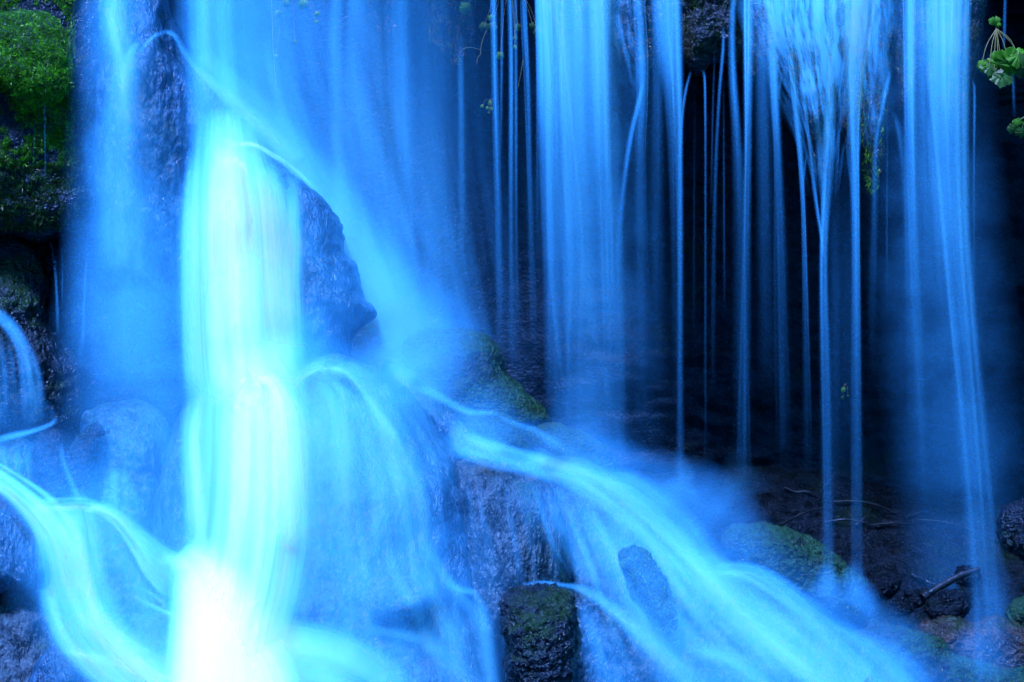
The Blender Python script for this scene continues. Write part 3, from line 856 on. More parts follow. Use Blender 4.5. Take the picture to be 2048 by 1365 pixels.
w = Water()
w.sheet([(490, 700, 150, 0), (500, 760, 190, 1.8), (510, 850, 230, 2.6), (510, 950, 240, 2.4), (505, 1060, 250, 2.0), (490, 1160, 250, 2.0), (470, 1260, 240, 2.6), (455, 1400, 240, 3.0)], None, off=.06, layers=4, nu=19, e=1.9, wide=1.3)
w.braid([(490, 730, 170, .6), (505, 790, 220, 1.0), (510, 950, 240, 1.0), (500, 1150, 250, .9), (470, 1400, 250, .9)], 9, (.05, .2), (.1, .3), off=.12)
w.sheet([(500, 745, 50, 1.6), (546, 770, 50, 4.0), (562, 830, 100, 4.0), (566, 900, 120, 2.4), (574, 1000, 130, 1.2), (580, 1100, 140, .4)], None, off=.14, layers=2, nu=15, e=2.2)
w.sheet([(516, 756, 60, 1.0), (500, 800, 100, 2.0), (492, 900, 110, 2.0), (486, 1000, 100, 1.6), (476, 1060, 100, 1.0), (470, 1140, 100, .6)], None, off=.14, layers=2, nu=15, e=2.2)
w.sheet([(396, 770, 60, 0), (392, 820, 60, .6), (385, 880, 60, 1.0), (392, 1000, 60, 1.0), (400, 1120, 60, 1.0)], None, off=.05, layers=2)
tag(w.build('lower_fall', 'column'), 'wide white lower column continuing the main fall down to the bright plunge', 'waterfall')

w = Water()
w.sheet([(360, 1100, 80, 0), (400, 1140, 130, 1.5), (430, 1210, 160, 5.0), (440, 1290, 180, 8.0), (445, 1420, 210, 9.0)], None, off=.1, layers=4, nu=17, e=2.6, wide=1.4)
w.sheet([(320, 1116, 40, 0), (370, 1130, 60, .15), (430, 1144, 70, .2), (500, 1150, 60, 0)], None, off=.1, e=2)
w.sheet([(480, 1250, 60, .2), (560, 1280, 90, .3), (660, 1300, 100, .2), (740, 1340, 110, .12), (800, 1400, 110, .08)], None, off=.05, layers=2, nu=17, e=2.6, wide=1.4)
w.sheet([(470, 1300, 160, 3.0), (500, 1350, 180, 2.0), (520, 1440, 200, 1.6)], None, off=.08, layers=3, nu=17, e=2.6, wide=1.4)
w.sheet([(560, 1320, 120, .15), (640, 1370, 140, .2), (700, 1430, 140, .2)], None, off=.05, layers=2)
tag(w.build('plunge', 'plunge'), 'blown out white plunge of water at the bottom left', 'waterfall')

# water fanning over the lower mound
w = Water()
w.sheet([(600, 735, 60, .8), (640, 732, 60, 1.4), (700, 738, 50, 1.4), (745, 765, 50, 1.0), (790, 815, 50, .7), (830, 880, 50, .4), (860, 960, 50, .1)], None, off=.03, layers=2)
w.sheet([(585, 775, 14, 1.0), (610, 752, 14, 2.2), (650, 736, 14, 2.2), (690, 745, 14, 1.6), (720, 775, 16, 1.6), (756, 830, 22, 2.0), (790, 880, 30, 1.6), (815, 950, 40, 1.0), (835, 1040, 50, .5), (850, 1140, 50, .1)], None, off=.05, layers=2)
w.sheet([(660, 762, 16, 1.0), (680, 780, 26, 2.4), (686, 840, 34, 2.6), (690, 920, 34, 1.6), (692, 1010, 34, .6), (694, 1080, 34, 0)], None, off=.06, layers=2)
w.sheet([(640, 770, 60, 1.4), (650, 830, 90, 1.6), (655, 920, 110, .9), (660, 1040, 120, .5), (665, 1180, 130, .35), (670, 1300, 130, .5)], None, off=.04, layers=2, nu=13)
w.sheet([(720, 760, 60, .6), (760, 840, 90, .8), (800, 940, 110, .8), (830, 1060, 120, .6), (860, 1180, 130, .4)], None, off=.03, layers=1, nu=13)
w.sheet([(700, 800, 200, .35), (740, 950, 260, .5), (760, 1100, 300, .5), (770, 1300, 320, .6), (780, 1430, 320, .6)], None, off=.025, nu=23, e=.7)
w.fan([(640, 780), (660, 880), (670, 1000), (675, 1150), (680, 1330)], [(740, 770), (830, 880), (880, 1000), (900, 1120), (930, 1330)], 22, (8, 36), (.2, .9), 7, off=.04)
w.fan([(760, 770), (820, 850), (860, 930), (880, 1010)], [(770, 750), (850, 835), (890, 910), (905, 990)], 5, (8, 20), (.3, .7), 3, off=.03)
w.fan([(850, 1060), (880, 1120), (920, 1180), (960, 1230), (990, 1330)], [(760, 1080), (800, 1180), (830, 1250), (850, 1300), (880, 1380)], 10, (14, 40), (.4, 1.2), 8, off=.035)
w.sheet([(868, 1130, 30, .6), (905, 1178, 34, 1.4), (945, 1190, 30, 1.6), (965, 1240, 50, 1.5), (970, 1320, 60, 1.4), (985, 1430, 70, 1.2)], None, off=.04, layers=2)
w.sheet([(960, 1180, 14, 1.0), (930, 1184, 16, 1.2), (900, 1170, 14, .4)], None, off=.05)
w.sheet([(690, 1270, 60, .5), (760, 1260, 40, .8), (840, 1280, 40, .9), (900, 1320, 60, 1.0), (960, 1400, 90, 1.0)], None, off=.04, layers=2)
tag(w.build('fan_cascade', 'film'), 'thin water fanning out in threads over the lower rock mound', 'waterfall')

# stream to the lower right
w = Water()
w.sheet([(735, 690, 40, .3), (790, 735, 40, 1.0), (850, 775, 34, 1.6), (900, 806, 26, 1.9), (940, 824, 20, 1.9), (975, 826, 16, 1.2), (1000, 828, 14, .2)], None, off=.05, layers=2)
w.sheet([(990, 830, 10, .4), (1030, 848, 16, 1.3), (1070, 862, 22, 1.3), (1110, 890, 36, 1.0), (1160, 920, 60, .8), (1210, 950, 80, .5), (1260, 980, 80, 0)], None, off=.04, layers=2)
w.sheet([(900, 860, 60, .4), (920, 890, 60, 1.2), (980, 905, 50, 1.8), (1040, 922, 40, 2.2), (1100, 936, 44, 2.8), (1160, 950, 56, 3.0), (1230, 1000, 70, 2.8), (1300, 1062, 80, 2.6), (1370, 1130, 90, 2.6), (1450, 1210, 110, 2.4), (1560, 1290, 130, 2.2), (1700, 1400, 150, 2.0)], None, off=.05, layers=3, nu=17, wide=1.4)
w.braid([(900, 870, 60, .8), (980, 908, 70, 1.8), (1100, 938, 70, 2.4), (1230, 1005, 110, 2.4), (1370, 1135, 140, 2.4), (1560, 1290, 180, 2.2), (1700, 1400, 200, 2.0)], 9, (.15, .5), (.12, .4), off=.06)
w.sheet([(1180, 965, 40, .3), (1240, 960, 60, 1.8), (1300, 992, 80, 2.2), (1360, 1050, 90, 2.0), (1420, 1130, 90, 1.8), (1500, 1220, 110, 1.6), (1620, 1320, 130, 1.4), (1720, 1420, 150, 1.2)], None, off=.05, layers=3, nu=15)
w.sheet([(1420, 1142, 24, .4), (1450, 1138, 36, 2.0), (1500, 1144, 50, 2.6), (1560, 1176, 60, 2.2), (1630, 1240, 80, 1.8), (1720, 1320, 100, 1.5), (1800, 1420, 120, 1.4)], None, off=.05, layers=3, nu=13)
w.braid([(1425, 1146, 40, .8), (1500, 1148, 70, 2.2), (1630, 1245, 110, 1.8), (1800, 1420, 150, 1.6)], 6, (.15, .5), (.12, .4), off=.06)
w.sheet([(1660, 1250, 50, .4), (1730, 1280, 60, 1.0), (1800, 1340, 90, 1.2), (1870, 1430, 100, 1.2)], None, off=.04, layers=2)
w.sheet([(900, 830, 80, .4), (960, 880, 90, .9), (1040, 905, 60, .9), (1140, 930, 60, .6), (1200, 950, 60, .2)], None, off=.03)
w.fan([(890, 850), (900, 900), (960, 920)], [(960, 830), (1010, 880), (1060, 920)], 7, (10, 20), (.4, .9), 3, off=.035)
w.fan([(1120, 960), (1150, 1040), (1190, 1130), (1230, 1250), (1290, 1390)], [(1330, 1040), (1400, 1120), (1480, 1220), (1580, 1300), (1720, 1400)], 24, (12, 50), (.3, 1.1), 8, off=.045)
w.fan([(1060, 960), (1090, 1040), (1120, 1110), (1150, 1160)], [(1140, 970), (1170, 1050), (1200, 1130), (1230, 1200)], 9, (10, 30), (.25, .8), 5, off=.03)
w.sheet([(1150, 960, 120, .5), (1220, 1080, 160, .6), (1310, 1210, 200, .6), (1420, 1330, 260, .9), (1500, 1440, 300, 1.1)], None, off=.03, nu=21, layers=2, e=.8)
w.sheet([(1030, 1176, 12, .4), (1080, 1166, 14, 1.2), (1130, 1172, 16, 1.6), (1170, 1182, 34, 2.0), (1230, 1222, 44, 2.4), (1290, 1280, 50, 2.4), (1350, 1330, 60, 2.0), (1440, 1420, 70, 1.8)], None, off=.06, layers=2)
w.sheet([(1160, 1190, 50, .8), (1190, 1260, 90, 1.4), (1220, 1340, 120, 1.4), (1260, 1430, 140, 1.4)], None, off=.05, layers=2, nu=13)
w.sheet([(1370, 1300, 30, .6), (1420, 1305, 50, 1.8), (1500, 1340, 70, 1.8), (1580, 1420, 80, 1.6)], None, off=.07, layers=2)
tag(w.build('right_stream', 'film'), 'white stream sliding down the slope to the lower right corner', 'waterfall')

# bare rock face: thin films
w = Water()
w.fan([(930, 940), (940, 1030), (955, 1110), (965, 1190)], [(1100, 970), (1120, 1050), (1135, 1120), (1140, 1180)], 9, (6, 16), (.15, .5), 4, off=.025)
tag(w.build('trickle', 'film'), 'thin trickles down the bare pale streaked rock', 'waterfall')

# lower left streams
w = Water()
w.sheet([(-60, 930, 44, 1.4), (0, 962, 44, 2.4), (50, 1000, 54, 3.2), (100, 1052, 80, 3.0), (128, 1110, 110, 1.9), (150, 1190, 140, 1.4), (190, 1270, 150, 1.3), (260, 1340, 160, 1.5), (340, 1420, 180, 2.0)], None, off=.06, layers=2, nu=15, e=2.4, wide=1.5)
w.braid([(-60, 930, 60, 1.6), (0, 962, 60, 2.8), (50, 1000, 70, 3.0), (100, 1052, 100, 3.0), (128, 1110, 130, 2.4), (150, 1190, 160, 2.0), (190, 1270, 170, 1.8), (260, 1340, 180, 1.8), (340, 1420, 200, 2.0)], 9, (.15, .6), (.12, .4), off=.07)
w.sheet([(60, 1012, 24, 2.0), (120, 1008, 22, 3.4), (180, 1010, 22, 3.4), (230, 1030, 24, 3.2), (275, 1075, 34, 3.0), (310, 1120, 50, 3.0), (360, 1150, 70, 3.0), (410, 1200, 80, 3.0)], None, off=.07, layers=2, nu=15, e=2.4, wide=1.5)
w.braid([(60, 1016, 40, 2.0), (120, 1012, 40, 2.4), (180, 1014, 40, 2.4), (230, 1036, 44, 2.4), (275, 1085, 60, 2.2), (310, 1130, 80, 2.2), (360, 1170, 100, 2.0)], 6, (.15, .5), (.12, .4), off=.07)
w.sheet([(100, 1060, 60, 1.0), (110, 1140, 80, 1.2), (120, 1220, 90, 1.0), (180, 1290, 110, .8), (260, 1380, 120, .8)], None, off=.04, layers=2, nu=13)
w.sheet([(120, 1000, 90, 0), (150, 1030, 110, 1.6), (160, 1090, 120, 1.8), (175, 1180, 130, 1.5), (215, 1280, 140, 1.4), (290, 1380, 150, 1.4)], None, off=.05, layers=2, nu=13)
w.sheet([(170, 1170, 20, .6), (176, 1200, 30, 2.2), (200, 1260, 50, 2.2), (260, 1320, 70, 2.0), (330, 1390, 90, 2.2)], None, off=.09, layers=2)
w.sheet([(260, 1190, 10, .3), (300, 1210, 14, 1.6), (345, 1232, 18, 2.2), (390, 1250, 20, 1.0)], None, off=.06)
w.sheet([(245, 1170, 10, .2), (285, 1178, 10, .8), (320, 1200, 16, 1.0), (350, 1230, 20, .6)], None, off=.05)
w.sheet([(120, 1300, 20, .4), (170, 1310, 30, 1.4), (240, 1330, 40, 1.8), (320, 1360, 60, 1.8), (400, 1400, 80, 1.8)], None, off=.07, layers=2)
w.fan([(90, 1230), (130, 1290), (200, 1350), (260, 1420)], [(250, 1260), (280, 1310), (330, 1360), (400, 1420)], 8, (14, 40), (.4, 1.3), 6, off=.05)
w.sheet([(200, 1040, 100, .3), (260, 1120, 110, .4), (300, 1220, 110, .4), (340, 1340, 110, .6)], None, off=.02, nu=13, e=.8)
tag(w.build('left_stream', 'stream'), 'bright stream splitting around a sloping slab at the lower left', 'waterfall')

w = Water()
w.sheet([(-60, 600, 40, .6), (0, 636, 40, 1.6), (30, 668, 40, 1.8), (52, 720, 44, 1.0), (60, 800, 44, .7), (60, 860, 44, .3)], None, off=.04, layers=2)
w.fan([(-10, 660), (-4, 740), (0, 810), (0, 870)], [(60, 680), (80, 740), (90, 800), (95, 850)], 9, (9, 20), (.4, 1.4), 3, off=.04)
w.sheet([(-40, 890, 20, 1.4), (20, 874, 22, 2.2), (60, 864, 16, 2.0), (100, 850, 14, 1.4), (115, 836, 14, .3)], None, off=.05, layers=2)
w.fan([(-10, 880), (-5, 910), (0, 950)], [(70, 880), (60, 930), (70, 990)], 7, (14, 30), (.5, 1.4), 4, off=.04)
w.sheet([(95, 800, 20, .6), (105, 830, 24, 1.2), (110, 850, 24, .2)], None, off=.05)
tag(w.build('edge_cascade', 'film'), 'small cascade spilling over the rock slope at the left edge', 'waterfall')

w = Water()
w.sheet([(200, 860, 60, .3), (225, 850, 80, .7), (235, 870, 120, .9), (240, 950, 150, .7), (245, 1040, 160, .6), (250, 1120, 160, .2)], None, off=.03, nu=17, layers=2)
w.sheet([(238, 934, 30, .8), (238, 950, 60, 1.9), (240, 990, 84, 1.5), (242, 1040, 96, .9), (244, 1100, 100, .2)], None, off=.1, nu=13, layers=2)
w.fan([(205, 960), (195, 1000), (190, 1050)], [(270, 960), (285, 1000), (290, 1050)], 8, (6, 14), (.3, .8), 3, off=.1)
w.sheet([(120, 880, 14, .4), (128, 930, 16, .9), (150, 990, 24, 1.2), (152, 1020, 26, .4)], None, off=.05)
w.sheet([(300, 780, 90, .3), (320, 900, 100, .5), (335, 1020, 110, .6), (350, 1120, 110, .6)], None, off=.03, nu=13, e=.9, layers=2)
tag(w.build('dome_cascade', 'film'), 'little dome of water over a rounded stone left of the main fall', 'waterfall')

# drips in the left recess
for lb, pts in [
    ('forked drip of water, leftmost of three falling from the left overhang', [[(100, 480, 6, .4), (108, 520, 8, 1.1), (112, 560, 8, 1.1), (115, 620, 10, .8), (116, 680, 12, .1)], [(114, 492, 4, .3), (112, 530, 5, .8), (110, 560, 5, .2)]]),
    ('short thin drip of water, middle of three falling from the left overhang', [[(126, 494, 9, .8), (125, 506, 6, 1.0), (125, 560, 6, .8), (124, 620, 7, .1)]]),
    ('long drip of water, rightmost of three falling from the left overhang', [[(172, 478, 14, 1.0), (174, 500, 8, 2.0), (171, 560, 8, 1.5), (168, 620, 9, 1.1), (166, 670, 12, .8), (160, 720, 30, .3), (160, 760, 30, 0)]]),
    ('paired trickle falling from the foot of the rock spire', [[(242, 600, 7, .5), (248, 640, 7, .9), (250, 720, 8, .7), (250, 790, 12, .1)], [(258, 640, 4, .5), (257, 720, 4, .6), (257, 770, 5, 0)]]),
    ('bent bright trickle at the foot of the rock spire', [[(278, 656, 4, .4), (284, 676, 5, 1.6), (294, 706, 7, 1.1), (299, 740, 9, .7), (300, 780, 12, 0)]]),
    ('thin drip line over the green moss at the left edge', [[(86, 205, 5, .3), (89, 215, 5, 1.2), (90, 280, 4, .9), (91, 360, 4, .2)], [(70, 220, 4, .2), (68, 280, 4, .3), (68, 330, 4, 0)]]),
    ('thin straight thread of water down the face of the main boulder', [[(606, 500, 4, .2), (606, 560, 4, .9), (605, 680, 5, .5), (605, 720, 5, 0)]]),
]:
    w = Water()
    for q in pts:
        w.sheet(q, None if 'boulder' in lb or 'moss' in lb else -.08, nu=7, step=8, off=.02)
    tag(w.build('drip', 'water'), lb, 'drip', 'thin drips on the left rocks')


# ------------------------------------------------------------------ spray, partly imitating the soft glow round bright water
def spray(label, path, Ys, mode='front', nu=17, e=1.0, off=.08, mat='spray'):
    """drifting droplets and imitated soft glow: soft curved veils one behind the other, each at its own depth"""
    w = Water()
    for k, Y in enumerate(Ys):
        jit = [(x + random.uniform(-12, 12), y + random.uniform(-12, 12), ww * random.uniform(.9, 1.1), d / len(Ys)) for x, y, ww, d in path]
        if mode == 'front':
            w.sheet(jit, Y, off=off, nu=nu, step=26, e=e, bow=.12, smooth=14)
        else:
            w.sheet(jit, Y, nu=nu, step=26, e=e, bow=.12, drape=False)
    return tag(w.build('spray', mat), label, kind='stuff')


spray('spray drifting behind the main boulder', [(560, -120, 420, .35), (590, 60, 460, .5), (640, 260, 480, .55), (690, 450, 460, .6), (750, 620, 460, .55), (820, 760, 420, .3), (860, 860, 380, 0)], [.55, .75], 'back', mat='streak')
spray('wide faint spray in front of the cliff', [(700, -120, 640, .16), (740, 200, 660, .2), (800, 500, 660, .2), (860, 740, 600, .12), (900, 900, 500, 0)], [.6], 'back', mat='streak')
spray('spray in the left recess', [(240, 300, 200, 0), (270, 450, 300, .4), (280, 620, 330, .5), (280, 780, 340, .45), (280, 920, 360, .35), (270, 1060, 380, .3), (260, 1160, 380, 0)], [-.2, -.5])
spray('halo of spray and imitated glow round the main column', [(470, -100, 300, .25), (480, 150, 320, .3), (490, 380, 380, .35), (490, 620, 380, .35), (520, 820, 460, .4), (520, 1020, 460, .45), (480, 1200, 480, .5), (460, 1420, 520, .4)], [-.2, -.5])
spray('spray over the lower mound', [(640, 690, 200, 0), (690, 800, 420, .35), (740, 950, 500, .3), (760, 1120, 520, .28), (780, 1300, 560, .35), (780, 1430, 560, .35)], [-.5])
spray('bright spray of the plunge', [(420, 1060, 120, 0), (430, 1140, 220, .6), (440, 1230, 300, 1.2), (450, 1320, 340, 1.4), (460, 1430, 380, 1.4)], [-1.1, -1.2], e=1.4)
spray('spray along the upper edge of the right stream', [(760, 690, 120, 0), (850, 760, 140, .3), (960, 830, 120, .25), (1100, 890, 130, .22), (1260, 950, 160, .3), (1380, 1040, 220, .35), (1480, 1130, 200, .3), (1640, 1220, 180, .3), (1780, 1300, 180, .3), (1900, 1420, 180, .25)], [.0], off=.1)
spray('spray over the lower left streams', [(-60, 860, 240, .1), (60, 980, 300, .35), (150, 1120, 360, .4), (240, 1280, 400, .5), (320, 1420, 440, .5)], [-.8])
spray('faint spray between the strands of the right curtain', [(1180, -100, 260, .12), (1190, 300, 280, .12), (1210, 700, 300, .1), (1220, 960, 300, 0)], [.38], 'back')
spray('faint spray around the rightmost fall', [(1850, -100, 260, .14), (1860, 300, 280, .14), (1890, 700, 300, .12), (1930, 1050, 300, .1), (1960, 1420, 300, .06)], [.36], 'back')
spray('spray in front of the dim mossy boulder beyond the stream', [(880, 560, 100, 0), (890, 680, 190, .22), (900, 780, 220, .22), (940, 860, 260, .2), (1000, 930, 200, 0)], [.1, .0], off=.05)
spray('spray under the main boulder', [(470, 640, 200, 0), (540, 700, 260, .5), (600, 740, 280, .5), (640, 800, 260, 0)], [-.5], off=.05)
spray('thin water and spray over the long green mossy stone', [(1220, 1040, 120, 0), (1270, 1130, 180, .12), (1320, 1220, 200, .14), (1360, 1330, 220, .2), (1400, 1430, 220, .2)], [-.9], off=.05)


for lb, x, y, r, dd in [('foot of the converging strand', 1657, 1200, 60, .35), ('foot of the funnel strand', 1714, 1200, 60, .3), ('foot of the strand left of the dark lip', 1361, 985, 60, .3),
                        ('foot of the narrow bright strand', 1488, 960, 70, .15), ('foot of the rightmost fall', 1972, 1320, 120, .3), ('foot of the broad left strand', 1180, 910, 160, .25)]:
    spray('splash at the ' + lb, [(x, y - r * 1.4, r * .5, 0), (x, y - r * .5, r, dd * .7), (x, y, r * 1.6, dd), (x, y + r * .5, r * 1.8, 0)], [9], off=.04, nu=11)


# ------------------------------------------------------------------ moss, plants, twigs
def tree_of(ob):
    me = ob.data
    return BVHTree.FromPolygons([v.co.copy() for v in me.vertices], [tuple(p.vertices) for p in me.polygons])


def inside(poly, x, y):
    poly = np.array(poly, float)
    r = np.zeros(len(x), bool)
    j = len(poly) - 1
    for i in range(len(poly)):
        xi, yi = poly[i]
        xj, yj = poly[j]
        c = ((yi > y) != (yj > y)) & (x < (xj - xi) * (y - yi) / (yj - yi + 1e-9) + xi)
        r ^= c
        j = i
    return r


def blades(name, base, nor, length, width, mat, parent, down=0.4, out=0.7, rnd=0.5):
    n = len(base)
    dv = nor * out + rng.normal(size=(n, 3)) * rnd + np.array([0, 0, -down])
    dv /= np.linalg.norm(dv, axis=1)[:, None]
    sd = np.cross(dv, rng.normal(size=(n, 3)))
    sd /= np.linalg.norm(sd, axis=1)[:, None] + 1e-9
    L = length * rng.uniform(.5, 1.3, n)[:, None]
    w = width * rng.uniform(.6, 1.3, n)[:, None]
    V_ = np.stack([base - sd * w, base + sd * w, base + dv * L], 1).reshape(-1, 3)
    ob = mesh_ob(name, V_, np.arange(3 * n).reshape(-1, 3), M[mat], parent, smooth=False)
    ob['kind'] = 'stuff'
    return ob


def moss_on(ob, poly, n, length=.012, width=.0022, mat='moss', patch=None, thr=0.0, down=.4):
    t = tree_of(ob)
    poly = np.array(poly, float)
    lo, hi = poly.min(0), poly.max(0)
    x = rng.uniform(lo[0], hi[0], n)
    y = rng.uniform(lo[1], hi[1], n)
    k = inside(poly, x, y)
    if patch:
        k &= fbm(np.stack([x, y, 0 * x], 1) / patch + 3.3, 3) > thr
    base, nor = [], []
    for a, b in zip(x[k], y[k]):
        q = Vector(P(np.float64(a), np.float64(b), 0.0)) - CAM
        q.normalize()
        loc, nn, _, _ = t.ray_cast(CAM, q)
        if loc is not None:
            base.append(loc)
            nor.append(nn)
    if not base:
        return None
    return blades('moss', np.array(base) - np.array(nor) * .002, np.array(nor), length, width, mat, ob, down)


def box(x0, y0, x1, y1):
    return [(x0, y0), (x1, y0), (x1, y1), (x0, y1)]


moss_on(moss_mound, box(-20, 0, 170, 250), 26000, .014, .0022, 'moss')
moss_on(left_cliff, box(-20, -10, 150, 330), 18000, .016, .002, 'moss', 60, -.14, .7)
moss_on(left_cliff, box(-20, 200, 190, 460), 14000, .018, .0022, 'moss_dark', 60, -.14, .7)
moss_on(sh, box(920, 820, 1080, 930), 3000, .01, .002, 'moss_dark')
moss_on(stone_moss, box(1225, 1080, 1370, 1300), 6000, .012, .002, 'moss', 40, -.2)
moss_on(mb, box(800, 640, 1110, 890), 5000, .018, .002, 'moss_dark', 50, -.1, .6)
moss_on(ms, box(1040, 840, 1245, 960), 3500, .012, .002, 'moss_dark')
moss_on(mh, box(1430, 1040, 1750, 1270), 2500, .014, .002, 'moss_dark', 60, -.05)
moss_on(rs, box(1690, 1230, 2048, 1365), 5000, .014, .002, 'moss_dark', 60, -.02)
for l_ in lips:
    co = np.array([v.co for v in l_.data.vertices])
    xs = co[:, 0] / PXM / 1.04 + 1024
    moss_on(l_, box(xs.min(), -20, xs.max(), 390), 9000, .012, .002, 'moss_dark', 40, -.08, .8)


def hanging(label, poly, Y, n, mats, length=.022, group=None):
    poly = np.array(poly, float)
    t = empty('hanging_moss', tuple(P(np.float64(poly[:, 0].mean()), np.float64(poly[:, 1].min()), Y)))
    tag(t, label, 'moss', group)
    for k, m_ in enumerate(mats):
        x = rng.uniform(poly[:, 0].min(), poly[:, 0].max(), n)
        y = rng.uniform(poly[:, 1].min(), poly[:, 1].max(), n)
        q = inside(poly, x, y)
        q &= fbm(np.stack([x / 14, y / 40, 0 * x + k * 7], 1), 3) > -.05
        x, y = x[q], y[q]
        b = P(x, y, Y + rng.uniform(-.04, .04, len(x)))
        ob = blades('fronds', b - np.array(t.location), np.tile([0, -1, 0], (len(x), 1)).astype(float), length, .0016, m_, t, 1.0, .2, .6)
    return t


hanging('reddish and green hanging moss clump below the top edge, left of the thin threads', [(850, -30), (955, -30), (948, 70), (935, 90), (920, 130), (900, 125), (880, 90), (858, 80)], .85, 1500, ['moss_red', 'moss_dark'])
hanging('small reddish moss wisps hanging in the spray near the top edge', [(730, -20), (800, -20), (790, 60), (765, 80), (740, 60)], .85, 300, ['moss_red'])
hanging('feathery green moss tip hanging between the forked thin jets', [(1716, 180), (1772, 180), (1764, 300), (1758, 372), (1744, 395), (1728, 350), (1718, 290)], .36, 1500, ['moss', 'moss_dark'])
hanging('green moss fringe hanging along the curving thread of the converging net', [(1600, 200), (1625, 210), (1650, 330), (1650, 370), (1636, 360), (1618, 300)], .36, 700, ['moss_dark'])
hanging('green moss tuft growing under the left overhang beside the long drip', [(130, 560), (190, 560), (215, 650), (190, 690), (140, 640)], .0, 900, ['moss_dark'])


def tube(name, pts, r0, r1, mat, parent=None, ns=6):
    pts = np.array(pts, float)
    n = len(pts)
    t = np.gradient(pts, axis=0)
    t /= np.linalg.norm(t, axis=1)[:, None]
    ref = np.array([0.3, -1.0, 0.2])
    a = np.cross(t, ref)
    a /= np.linalg.norm(a, axis=1)[:, None]
    b = np.cross(t, a)
    th = np.linspace(0, 2 * math.pi, ns, endpoint=False)
    rr = np.linspace(r0, r1, n)[:, None, None]
    V_ = pts[:, None] + rr * (np.cos(th)[None, :, None] * a[:, None] + np.sin(th)[None, :, None] * b[:, None])
    i = np.arange(n - 1)[:, None] * ns
    j = np.arange(ns)[None]
    f = np.stack([i + j, i + (j + 1) % ns, i + ns + (j + 1) % ns, i + ns + j], -1).reshape(-1, 4)
    return mesh_ob(name, V_.reshape(-1, 3), f, M[mat], parent)


def leaf(px, py, Y, r, tilt=0.0, turn=0.0, spin=0.0, mat='leaf', parent=None, lobes=5, squash=1.0):
    """rounded scalloped leaf, cupped; r in picture px; tilt nods it forward, turn swings it sideways"""
    n = 40
    a = np.linspace(-math.pi, math.pi, n, endpoint=False)
    rad = 0.92 + 0.20 * np.abs(np.cos(a * lobes / 2)) + 0.06 * np.cos(a * lobes * 3) - 0.12 - 0.55 * np.exp(-((np.abs(a) - math.pi) / 0.22) ** 2)
    rings = [0.0, 0.35, 0.7, 1.0]
    V_ = [[0, 0, 0]]
    for k in rings[1:]:
        rip = 0.06 * k * np.cos(a * lobes * 2) + 0.25 * k * k * (1 + 0.3 * np.sin(a * 2 + spin))
        V_ += np.stack([rad * k * np.sin(a), rip, rad * k * np.cos(a) * squash], 1).tolist()
    V_ = np.array(V_)
    F = []
    for j in range(n):
        F.append((0, 1 + j, 1 + (j + 1) % n))
    for q in range(2):
        o = 1 + q * n
        for j in range(n):
            j2 = (j + 1) % n
            F += [(o + j, o + n + j, o + n + j2), (o + j, o + n + j2, o + j2)]
    cs, sn = math.cos(spin), math.sin(spin)
    V_ = V_ @ np.array([[cs, 0, sn], [0, 1, 0], [-sn, 0, cs]])
    ct, st = math.cos(tilt), math.sin(tilt)
    V_ = V_ @ np.array([[1, 0, 0], [0, ct, st], [0, -st, ct]])
    cu, su = math.cos(turn), math.sin(turn)
    V_ = V_ @ np.array([[cu, su, 0], [-su, cu, 0], [0, 0, 1]])
    V_ = V_ * r * PXM + P(np.float64(px), np.float64(py), Y)
    if parent:
        V_ = V_ - np.array(parent.location)
    return mesh_ob('leaf', V_, F, M[mat], parent)


def plant(label, root, leaves, Y, stem=.0022, mat='leaf', name='leafy_plant', cat='plant', stems=True):
    t = empty(name, tuple(P(np.float64(root[0]), np.float64(root[1]), Y)))
    tag(t, label, cat)
    for (x, y, r, ti, tu, sp, m_) in leaves:
        leaf(x, y, Y - .03, r, ti, tu, sp, m_, t)
        if stems:
            mx, my = (root[0] + x) / 2 + (x - root[0]) * .12, (root[1] + y) / 2 - 6
            c, _ = catmull([(root[0], root[1]), (mx, my), (x, y)], 10)
            q = P(c[:, 0], c[:, 1], Y - .03 * np.linspace(0, 1, 10)) - np.array(t.location)
            tube('stem', q, stem, stem * .7, 'stem', t)
    return t


plant('bright green leafy plant hanging on long stems at the right edge', (1993, 58),
      [(1962, 134, 13, .3, -.8, .4, 'leaf'), (1979, 132, 21, -.5, .3, 2.9, 'leaf_dull'), (1996, 128, 26, .2, -.2, .3, 'leaf'), (2016, 126, 32, .35, .2, -.3, 'leaf'),
       (2036, 112, 25, -.35, .3, .5, 'leaf'), (2002, 150, 27, -.6, .1, 3.0, 'leaf_dull'), (2046, 136, 28, .4, -.4, .2, 'leaf_dull'), (1988, 146, 18, -.3, -.5, 2.5, 'leaf_dull')], .0)
plant('tiny sprig of two leaves above the hanging plant at the right edge', (1992, 58), [(1986, 43, 9, .1, .2, 1.2, 'leaf'), (1993, 42, 9, .1, -.3, -1.2, 'leaf'), (1998, 51, 5, .2, 0, .5, 'leaf')], .05, .0012)
plant('blurred pair of leaves low on the right edge below the hanging plant', (2060, 235), [(2036, 249, 13, .2, .2, 1.0, 'leaf'), (2024, 258, 11, .2, -.2, 1.6, 'leaf_dull'), (2042, 266, 12, .2, .3, -.5, 'leaf_dull')], .2)
plant('creeper with one large lit leaf beside the reddish hanging moss', (985, -40), [(931, 17, 14, .2, .3, .6, 'leaf')], .8, .0016)
